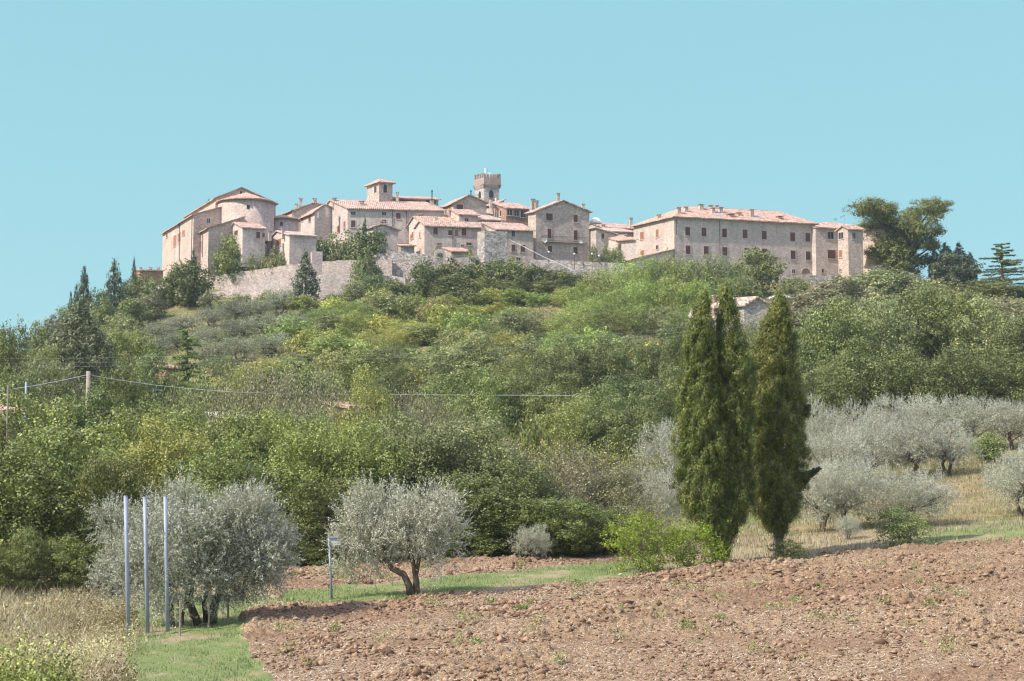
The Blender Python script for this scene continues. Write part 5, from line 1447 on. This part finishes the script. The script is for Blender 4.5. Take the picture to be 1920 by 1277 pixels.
tree('slim_cypress', 363, 472, 20, 285, 'pointed dark tip growing through the holm oak by the church', None)
tree('far_broad', 330, 505, 40, 287, 'small dark tree left of the holm oak', None, 'oak')
# village gardens
row('far_broad', 'garden trees below the church', 'green garden tree between church and retaining wall, %s from the left', [(430, 442, 60, 299, 'mid'), (455, 458, 55, 298.5, 'oak'), (480, 462, 50, 298, 'mid'), (510, 466, 45, 297, 'grey'), (530, 476, 30, 296, 'grey')])
tree('ragged_conifer', 574, 474, 48, 279, 'dark conifer standing in front of the retaining wall', None)
tree('far_broad', 688, 430, 100, 297, 'dark green round tree in front of the palazzo', None, 'ivy')
tree('slim_cypress', 684, 412, 15, 296, 'thin cypress spike out of the dark round tree before the palazzo', None)
row('far_broad', 'loose olive green trees by the palazzo', 'loose olive green tree at the foot of the palazzo, %s from the left', [(605, 450, 50, 298, 'grey'), (632, 440, 60, 298, 'grey'), (655, 455, 50, 297, 'mid')])
tree('far_broad', 690, 470, 55, 288, 'ivy draped bush hanging over the retaining wall', None, 'oak')
row('far_broad', 'dark shrubs at the wall foot', 'dark shrub at the foot of the grey stained wall, %s from the left', [(690, 515, 70, 280, 'oak'), (730, 525, 70, 276, 'dark'), (760, 530, 50, 278, 'dark'), (665, 530, 50, 276, 'grey')])
row('far_broad', 'ivy mass below the stepped row', 'dark ivy mass under the stepped row of houses, %s from the left', [(800, 490, 62, 286, 'ivy'), (840, 486, 72, 287, 'ivy'), (885, 487, 72, 287, 'ivy'), (860, 515, 90, 280, 'ivy'), (925, 487, 72, 286, 'ivy'), (965, 484, 66, 287, 'oak'), (1005, 499, 66, 287, 'ivy'), (1045, 506, 66, 287, 'ivy'), (1080, 512, 50, 285, 'ivy'), (910, 520, 80, 278, 'dark'), (970, 520, 80, 279, 'dark'), (1030, 525, 70, 278, 'dark')], name='ivy_bush', cat='bush')
row('far_broad', 'garden plants near the arch gate', 'small garden plant near the stone arch gate, %s from the left', [(822, 464, 26, 293, 'mid'), (880, 468, 30, 292, 'mid')], name='garden_bush', cat='bush', parts=False)
row('far_broad', 'garden trees in the gap', 'garden tree in the gap right of the tall balcony house, %s from the left', [(1112, 460, 18, 298, 'mid'), (1136, 458, 26, 299, 'grey'), (1155, 464, 30, 298, 'oak')])
# feathery thicket
row('feather', 'feathery thicket below the long building', 'tall feathery COLOUR bush below the long building, %s from the left', [(1085, 535, 80, 268), (1120, 510, 90, 270), (1165, 492, 95, 274), (1210, 482, 95, 277), (1250, 478, 90, 279), (1290, 486, 90, 278), (1330, 480, 90, 279), (1368, 488, 80, 277), (1105, 560, 90, 250), (1150, 540, 100, 254), (1200, 525, 100, 258), (1255, 520, 100, 260), (1305, 525, 95, 258), (1350, 525, 90, 258), (1395, 520, 80, 262)], mats=['feather', 'feather', 'yel', 'feather', 'feather', 'feather', 'feather', 'yel', 'feather', 'mid', 'feather', 'mid', 'mid', 'oak', 'oak'])
tree('far_broad', 1420, 468, 80, 284, 'small bushy pine in front of the long building', None, 'pine', name='pine_tree')
tree('far_broad', 1398, 525, 60, 256, 'dark dense bush left of the white parasols', None, 'dark')
row('feather', 'lower feathery thicket', 'feathery COLOUR bush in the lower thicket left of the farmhouse, %s from the left', [(1075, 575, 90, 232), (1130, 575, 95, 236), (1190, 570, 95, 238), (1240, 575, 90, 236), (1280, 580, 80, 234), (1020, 580, 90, 236), (965, 575, 90, 240)], mats=['feather', 'grey', 'feather', 'mid'])
# right skyline
row('slim_cypress', 'dark cypress cluster at the right', 'dark cypress in the cluster right of the stone pine, %s from the left', [(1752, 470, 26, 302), (1772, 458, 34, 303), (1798, 458, 34, 304), (1818, 476, 28, 302)])
tree('far_broad', 1788, 474, 80, 299, 'dense dark round tree in the middle of the cypress cluster', None, 'fcyp')
tree('cedar', 1878, 457, 92, 300, 'layered cedar on the right skyline', None)
row('far_broad', 'bushes on the right skyline', 'dark bush on the right skyline under the cedar, %s from the left', [(1835, 525, 60, 292, 'oak'), (1870, 530, 70, 288, 'dark'), (1910, 535, 70, 290, 'oak')])
row('far_broad', 'trees behind the oaks at the right', 'green tree top just above the big oaks at the right, %s from the left', [(1600, 565, 90, 200, 'oak'), (1745, 535, 90, 205, 'mid'), (1830, 550, 80, 210, 'mid'), (1890, 560, 90, 205, 'brown')])
# olive slope at the left
row('far_olive', 'upper olives on the slope', 'olive in the upper row under the retaining wall, %s from the left', [(300, 605, 72, 252), (345, 590, 76, 258), (395, 578, 72, 262), (440, 562, 72, 266), (480, 560, 67, 268), (525, 540, 67, 272)])
row('far_olive', 'middle olives on the slope', 'grey green olive in the middle row on the slope, %s from the left', [(290, 630, 67, 238), (340, 622, 72, 240), (390, 612, 72, 244), (445, 600, 72, 248), (500, 590, 76, 250), (540, 590, 72, 252)])
row('far_olive', 'lower olives on the slope', 'olive with visible trunk in the lowest row on the slope, %s from the left', [(395, 635, 72, 222), (450, 630, 72, 224), (505, 625, 76, 228)])
row('far_shrub', 'pale bushes under the lower wall', 'pale bush along the foot of the lower retaining wall, %s from the left', [(395, 548, 50, 280, 'brown'), (420, 560, 50, 276, 'grey'), (455, 552, 45, 279, 'grey'), (500, 548, 50, 280, 'grey'), (620, 552, 40, 279, 'mid'), (645, 548, 40, 280, 'oak')])
# shrub slope in the centre
SM = ['bright', 'feather', 'bright', 'yel', 'orange', 'grey', 'bright', 'feather', 'mid', 'yel', 'feather', 'bright', 'dark', 'oak']
rr_ = random.Random(21)
for Yv, x0, x1, st, hh, wd in ((270, 575, 1060, 44, 22, 62), (256, 560, 960, 52, 26, 74), (242, 560, 960, 54, 28, 80), (228, 580, 1000, 56, 30, 84), (214, 570, 1230, 62, 32, 92), (200, 420, 1270, 68, 36, 104), (186, 400, 980, 72, 40, 112)):
    its = []; x = x0; lab = {270: 'topmost', 256: 'second', 242: 'third', 228: 'fourth', 214: 'fifth', 200: 'sixth', 186: 'lowest'}[Yv]
    while x < x1:
        px = x + rr_.uniform(-12, 12); Yj = Yv + rr_.uniform(-5, 5)
        X = at(px, 600, Yj).x; gpy = topix((X, Yj, gz(X, Yj)))[1]
        its.append((px, gpy - hh * rr_.uniform(.9, 2.0), wd * rr_.uniform(.8, 1.25), Yj, rr_.choice(SM), rr_.choice(['far_shrub', 'feather', 'feather', 'far_broad']))); x += st
    row('far_shrub', '%s row of shrubs on the central slope' % lab, 'COLOUR shrub in the ' + lab + ' row of the central slope, %s from the left', its, name='hillside_shrub', cat='shrub')

# ------------------------------------------------------------------ poles, posts, wires, sign
for i, (bx, by, tx, ty) in enumerate(((241, 1200, 235.5, 931), (277, 1188, 271.5, 933), (314.5, 1187, 310, 931))):
    p = base_at(bx, by); t_ = at(tx, ty, p.y)
    e = empty('metal_pole', tuple(p), 0, '%s of the three slightly leaning grey metal poles beside the dry grass' % ('leftmost', 'middle one', 'rightmost')[i], 'pole', 'three grey metal poles')
    v = t_ - p; mb = MB(); mb.tube([v * -.08, v * .5, v], [.064, .062, .060], 12); mb.build('shaft', METAL, e, True)
    mb = MB(); mb.tube([v, v * 1.006], [.067, .05], 12); mb.build('cap', METAL, e)
p = base_at(622, 1125); t_ = at(617, 1007, p.y); v = t_ - p
e = empty('signpost', tuple(p), 0, 'thin grey signpost with small sign panel seen from behind, left of the forked olive', 'sign')
mb = MB(); mb.tube([v * -.05, v], [.045, .042], 8); mb.build('post', METAL, e, True)
mb = MB(); mb.box(v.x - .02, v.x + .46, v.y - .02, v.y + .01, v.z - .30, v.z + .02); mb.build('sign_panel', SIGNW, e)
mb = MB(); mb.box(v.x - .02, v.x + .44, v.y - .06, v.y - .022, v.z - .04, v.z + .0); mb.build('bracket', METAL, e)
for i, (bx, by, ty, lab) in enumerate(((391, 1178, 1112, 'grey wooden stake in the green verge beside the leaning olive'), (427, 1162, 1118, 'thin short stake at the right end of the green verge'), (735, 1100, 1072, 'thin stake in the soil left of the forked olive'), (337, 1196, 1126, 'pale stake leaning at the foot of the broad olive'))):
    p = base_at(bx, by); v = at(bx + 1, ty, p.y) - p; mb = MB(); mb.tube([v * -.1, v * .5 + Vector((.01, 0, 0)), v], [.035, .033, .03], 6)
    o = mb.build('wooden_stake', WOODP); o.location = p; tag(o, lab, 'stake')
def upole(px, top, base, Y, r, label, mat):
    p = at(px, base, Y); z0 = gz(p.x, Y); t_ = at(px, top, Y)
    mb = MB(); h = t_.z - z0; mb.tube([(0, 0, -.5), (0, 0, h * .5), (0, 0, h)], [r * 1.2, r * 1.1, r], 10)
    e = empty('utility_pole', (p.x, Y, z0), 0, label, 'utility pole'); mb.build('shaft', mat, e, True)
    mb = MB()
    for s in (-1, 1): mb.tube([(s * r * .9, 0, h - .25), (s * (r + .12), 0, h - .25), (s * (r + .12), 0, h - .12)], [.02, .02, .03], 5)
    mb.build('insulator_bracket', METAL_D, e)
    return t_
pw = upole(165, 696, 740, 98, .13, 'wooden utility pole carrying the pale cable, left', WOODP)
pc = upole(48, 716, 765, 108, .075, 'pale concrete utility pole left of the wooden pole', METAL)
pt = upole(14.5, 722, 765, 88, .05, 'thin wooden utility pole above the red roof at the left edge', BARK_G)
def cable(label, pts, r, mat, name='power_cable'):
    P = [at(*q) for q in pts]; sm = []
    for i in range(len(P) - 1):
        for k in range(8): sm.append(P[i].lerp(P[i + 1], k / 8))
    sm.append(P[-1]); mb = MB(); mb.tube(sm, [r] * len(sm), 5); tag(mb.build(name, mat), label, 'cable')
cable('pale cable sagging from the wooden pole to the left edge', [(-40, 736, 92), (0, 732.5, 94), (60, 724, 96), (120, 712.5, 97.5), (163, 703, 98)], .017, CABLE_W)
cable('pale cable sagging from the wooden pole to the right over the bushes', [(167, 703, 98), (220, 712, 99), (290, 722, 100), (370, 730, 101), (450, 736, 102), (530, 738, 118), (600, 739, 126), (760, 740, 126), (900, 741, 125.5), (975, 741, 125), (1050, 741.5, 124.5), (1110, 743, 124)], .013, CABLE_W)
for i, (dy, lab) in enumerate(((0, 'topmost'), (9, 'middle'), (16, 'lowest'))):
    cable('thin grey overhead wire across the hillside, %s of three' % lab, [(-60, 672 + dy, 120), (120, 672 + dy, 124), (330, 668 + dy, 128), (560, 664 + dy, 132), (800, 652 + dy, 134), (1000, 640 + dy, 136), (1200, 622 + dy, 138), (1330, 608 + dy, 140)], .007, CABLE_D, 'overhead_wire')
cable('white cable dropping from the pale roofed house to the terrace', [(955, 449, 294), (985, 464, 291), (1020, 482, 288), (1050, 495, 286), (1078, 508, 284)], .035, CABLE_W)
for i, (px, top, base, w) in enumerate(((1148, 795, 816, 5), (1093, 801, 816, 4))):
    p = base_at(px, base); zt = at(px, top, p.y).z; z0 = p.z - .3; s = w * p.y / F / 2
    mb = MB(); mb.prism([(-s, 0, 0), (s, 0, 0), (s * .7, 0, zt - z0), (-s * .7, 0, zt - z0 - .08)], (0, .12, 0))
    o = mb.build('marker_post', WHITE); o.location = (p.x, p.y, z0); tag(o, 'pale blue white marker post on the dry bank, ' + ('the taller right one', 'the smaller left one')[i], 'post')

# ------------------------------------------------------------------ grass, weeds, straw, clods
def blades(name, X, Y, h, w, rg, mat, lean=.35, segs=False):
    n = len(X); Z = ground(X, Y) - .03
    a = rg.rand(n) * 6.28; dx = np.cos(a); dy = np.sin(a)
    la = rg.rand(n) * 6.28; ln = h * lean * rg.rand(n)
    p0 = np.stack([X - dx * w / 2, Y - dy * w / 2, Z], 1); p1 = np.stack([X + dx * w / 2, Y + dy * w / 2, Z], 1)
    tx, ty = X + np.cos(la) * ln, Y + np.sin(la) * ln
    p2 = np.stack([tx + dx * w * .2, ty + dy * w * .2, Z + h], 1); p3 = np.stack([tx - dx * w * .2, ty - dy * w * .2, Z + h], 1)
    V = np.stack([p0, p1, p2, p3], 1).reshape(-1, 3)
    me = np_mesh(name, V, np.arange(4 * n).reshape(-1, 4), LM[mat] if isinstance(mat, str) else mat, rnd=np.clip(rg.rand(n), 0, 1))
    return link(name, me)
LM['grass'] = leaf_mat('grass_green', (.145, .200, .070), (.240, .300, .115), (.360, .410, .195), trans=.35, hv=0, vv=0, gain=1)
LM['dry'] = leaf_mat('grass_dry', (.170, .150, .075), (.310, .265, .150), (.500, .430, .280), trans=.3, hv=0, vv=0, gain=1.0)
LM['tall'] = leaf_mat('weeds_dry', (.190, .150, .070), (.450, .360, .190), (.680, .580, .380), trans=.25, hv=0, vv=0, gain=1.0)
LM['under'] = leaf_mat('undergrowth', (.150, .100, .045), (.120, .145, .040), (.200, .215, .060), trans=.25, hv=0, vv=0, gain=1.5)
LM['weed'] = leaf_mat('weed_green', (.130, .200, .040), (.210, .300, .070), (.320, .400, .120), trans=.35, hv=0, vv=0, gain=1.0)
LM['tangle'] = leaf_mat('weed_tangle', (.150, .130, .050), (.400, .315, .140), (.660, .540, .300), trans=.25, hv=0, vv=0, gain=1.0)
LM['straw'] = leaf_mat('straw_pale', (.360, .260, .160), (.540, .430, .280), (.720, .610, .440), trans=.05, hv=0, vv=0, gain=1.0)
def scatter(rg, n, q0, q1, y0, y1):
    Y = np.sqrt(rg.uniform(y0 ** 2, y1 ** 2, n)); q = rg.uniform(q0, q1, n)
    return (q - PX0) / F * Y, Y
rg = np.random.RandomState(77)
X, Y = scatter(rg, 420000, 200, 1990, 40, 83); so, gr, px, py = regions(X, Y)
k = (~so) & (rg.rand(len(X)) < gr ** 1.3)
tag(blades('green_grass', X[k], Y[k], .075 * rg.uniform(.5, 1.7, k.sum()), .022, rg, 'grass'), kind='stuff')
X, Y = scatter(rg, 150000, 900, 2050, 62, 116); so, gr, px, py = regions(X, Y)
k = ((~so) | (Y > 82)) & (px > 1180) & (rg.rand(len(X)) < .75 * np.clip(fbm(X * .4, Y * .4, 3) * 2 - .4, .1, 1))
tag(blades('dry_grass', X[k], Y[k], .17 * rg.uniform(.4, 1.6, k.sum()), .024, rg, 'dry'), kind='stuff')
X, Y = scatter(rg, 105000, -170, 360, 40, 66); so, gr, px, py = regions(X, Y)
k = (px < 240 + 260 * (fbm(X * 1.3, Y * 1.3, 3) - .5) + 70 * rg.rand(len(X)) ** 2 + np.clip(1190 - py, 0, 60)) & (py < 1300) & (rg.rand(len(X)) < .4 * np.clip(fbm(X * .9, Y * .9, 3) * 2.6 - .6, .10, 1))
h = (.70 * np.clip(fbm(X[k] * .7 + 3, Y[k] * .7, 3) * 2.4 - .6, .25, 1.3) * rg.uniform(.15, 1.4, k.sum())) * np.clip((270 - px[k]) / 120, .35, 1)
tag(blades('tall_dry_weeds', X[k], Y[k], h, .016, rg, 'tall', 1.1), kind='stuff')
# leafy tangle among the weeds
n = 75000; X, Y = scatter(rg, n, -170, 268, 40, 61); k = (fbm(X * 1.1 + 5, Y * 1.1, 3) > .40); X, Y = X[k], Y[k]; n = len(X)
P = np.stack([X, Y, ground(X, Y) + rg.rand(n) ** 1.2 * .8 * np.clip(fbm(X * .8, Y * .8, 3) * 1.8 - .2, .2, 1)], 1)
tag(link('weed_tangle', leaf_mesh('weed_tangle', P, rdir(rg, n), rdir(rg, n), .09 * rg.uniform(.5, 1.4, n), .03, np.clip(fbm(X * .6 + 8, Y * .6, 3) * 1.4 - .2 + .25 * rg.normal(size=n), 0, 1), LM['tangle'])), kind='stuff')
# straw on the soil
X, Y = scatter(rg, 170000, -100, 2050, 40, 80); so, gr, px, py = regions(X, Y)
k = so & (rg.rand(len(X)) < np.clip(fbm(X * .22 + 31, Y * .55, 4) * 3.0 - 1.0 + np.clip((py - 1120) / 400, 0, .3), .10, 1)); X, Y = X[k], Y[k]; n = len(X)
jx = (X - XX[0, 0]) * 0
P = np.stack([X, Y, soil_z(X, Y) + rg.uniform(.0, .05, n)], 1); T = rdir(rg, n) * np.array([1, 1, .25])
tag(link('straw', leaf_mesh('straw', P, np.array([0, 0, 1.0]) + rdir(rg, n) * .5, T, .17 * rg.uniform(.4, 1.5, n), .016, rg.rand(n), LM['straw'])), kind='stuff')
# loose clods
n = 110000; X, Y = scatter(rg, n, -60, 2040, 40, 80); so, gr, px, py = regions(X, Y); X, Y = X[so], Y[so]; n = len(X)
r = (.016 + .075 * rg.rand(n) ** 6 + .024 * rg.rand(n)) * np.clip(fbm(X * .5, Y * .5, 3) * 2.2 - .2, .55, 1.5)
octv = np.array([(1, 0, 0), (0, 1, 0), (-1, 0, 0), (0, -1, 0), (0, 0, 1), (0, 0, -1.)]); octf = np.array([(0, 1, 4), (1, 2, 4), (2, 3, 4), (3, 0, 4), (1, 0, 5), (2, 1, 5), (3, 2, 5), (0, 3, 5)])
a = rg.rand(n) * 6.28; V = octv[None] * rg.uniform(.45, 1.5, (n, 6, 3)) * r[:, None, None] * rg.uniform(.6, 1.6, (n, 1, 3))
V = np.stack([V[..., 0] * np.cos(a)[:, None] - V[..., 1] * np.sin(a)[:, None], V[..., 0] * np.sin(a)[:, None] + V[..., 1] * np.cos(a)[:, None], V[..., 2] * .6], -1)
V += np.stack([X, Y, soil_z(X, Y) + r * .25], 1)[:, None]
m_, t_, o_ = new_mat('clod_soil'); at_ = ND(t_, 'ShaderNodeAttribute', attribute_name='rnd')
principled(t_, o_, ramp(t_, at_.outputs['Fac'], [(0, (.105, .062, .036)), (.6, (.250, .160, .100)), (1, (.390, .275, .180))]), .95, .05)
tag(link('soil_clods', np_mesh('soil_clods', V.reshape(-1, 3), (octf[None] + np.arange(n)[:, None, None] * 6).reshape(-1, 3), m_, rnd=np.repeat(rg.rand(n), 8))), kind='stuff')
# green weeds on the field
Pw = []; Rw = []
for _ in range(150):
    q = rg.uniform(430, 2000); Yw = rg.uniform(43, 76); Xw = (q - PX0) / F * Yw
    if not regions(np.array([Xw]), np.array([Yw]))[0][0]: continue
    m = int(rg.uniform(20, 130)); sp = rg.uniform(.08, .30); hh = rg.uniform(.08, .45)
    c = np.stack([Xw + rg.normal(size=m) * sp, Yw + rg.normal(size=m) * sp, np.zeros(m)], 1); c[:, 2] = ground(c[:, 0], c[:, 1]) + .06 + rg.rand(m) * hh
    Pw.append(c)
Pw = np.concatenate(Pw); n = len(Pw)
tag(link('field_weeds', leaf_mesh('field_weeds', Pw, rdir(rg, n), rdir(rg, n) + np.array([0, 0, .8]), .10 * rg.uniform(.5, 1.3, n), .035, rg.rand(n), LM['weed'])), kind='stuff')
# out-of-the-way plant at the lower left corner
for (q, Yw, hh, ww, m, mt, lab) in ((35, 37, 1.5, 1.0, 6000, 'yel', 'yellow green leafy weed clump in the lower left corner'), (118, 38.5, 1.1, .6, 3200, 'mid', 'green leafy weed clump beside the lower left corner')):
    Xw = (q - PX0) / F * Yw; z0 = gz(Xw, Yw)
    P = np.stack([rg.normal(size=m) * ww * .5, rg.normal(size=m) * ww * .4, np.abs(rg.normal(size=m)) * (hh * .45 + .1) * rg.rand(m) ** .3], 1)
    o = link('weed_clump', leaf_mesh('weed_clump', P, rdir(rg, m) + np.array([0, 0, .5]), rdir(rg, m), .11 * rg.uniform(.5, 1.3, m), .05, rg.rand(m), LM[mt])); o.location = (Xw, Yw, z0)
    tag(o, lab, 'plant')
# low growth over the hillside
n = 150000; X, Y = scatter(rg, n, -250, 2150, 84, 300)
lump = np.clip(fbm(X * .16, Y * .16, 3) * 2 - .5, .05, 1.2); k = rg.rand(n) < .25 + .75 * lump; X, Y, lump = X[k], Y[k], lump[k]; n = len(X)
P = np.stack([X, Y, ground(X, Y) + rg.rand(n) * (.15 + 1.1 * lump)], 1); sz = .12 + .22 * np.clip((Y - 90) / 150, 0, 1)
tag(link('undergrowth', leaf_mesh('undergrowth', P, rdir(rg, n) + np.array([0, 0, .6]), rdir(rg, n), sz * rg.uniform(.6, 1.4, n), sz * .55, np.clip(fbm(X * .07 + 3, Y * .07, 3) * 1.6 - .3 + rg.normal(size=n) * .18, 0, 1), LM['under'])), kind='stuff')
for i, (px, py, s, lab) in enumerate(((1163, 1083, .13, 'pale stone beside the left lime green shrub'), (1377, 1056, .10, 'small pale stone in the cypress shadow'), (1460, 1064, .10, 'reddish stone on the field edge below the single topped cypress'))):
    p = base_at(px, py); V = octv * rg.uniform(.7, 1.2, (6, 3)) * s * np.array([1.2, 1, .8])
    mb = MB(); mb.add(V.tolist(), octf.tolist()); o = mb.build('field_stone', STONE_C); o.location = p + Vector((0, 0, .12))
    md = o.modifiers.new('round', 'SUBSURF'); md.levels = md.render_levels = 1; tag(o, lab, 'stone')

# ------------------------------------------------------------------ the air between
def haze():
    mb = MB(); mb.box(-760, 760, -30, 800, -8, 70)
    m, t, o = new_mat('haze_air')
    pv = ND(t, 'ShaderNodeVolumePrincipled'); pv.inputs['Color'].default_value = (.72, .86, .95, 1); pv.inputs['Density'].default_value = HAZE_DENSITY; pv.inputs['Anisotropy'].default_value = .2
    t.links.new(pv.outputs[0], o.inputs['Volume'])
    ob_ = mb.build('haze', m); tag(ob_, kind='stuff')
if HAZE_DENSITY > 0: haze()
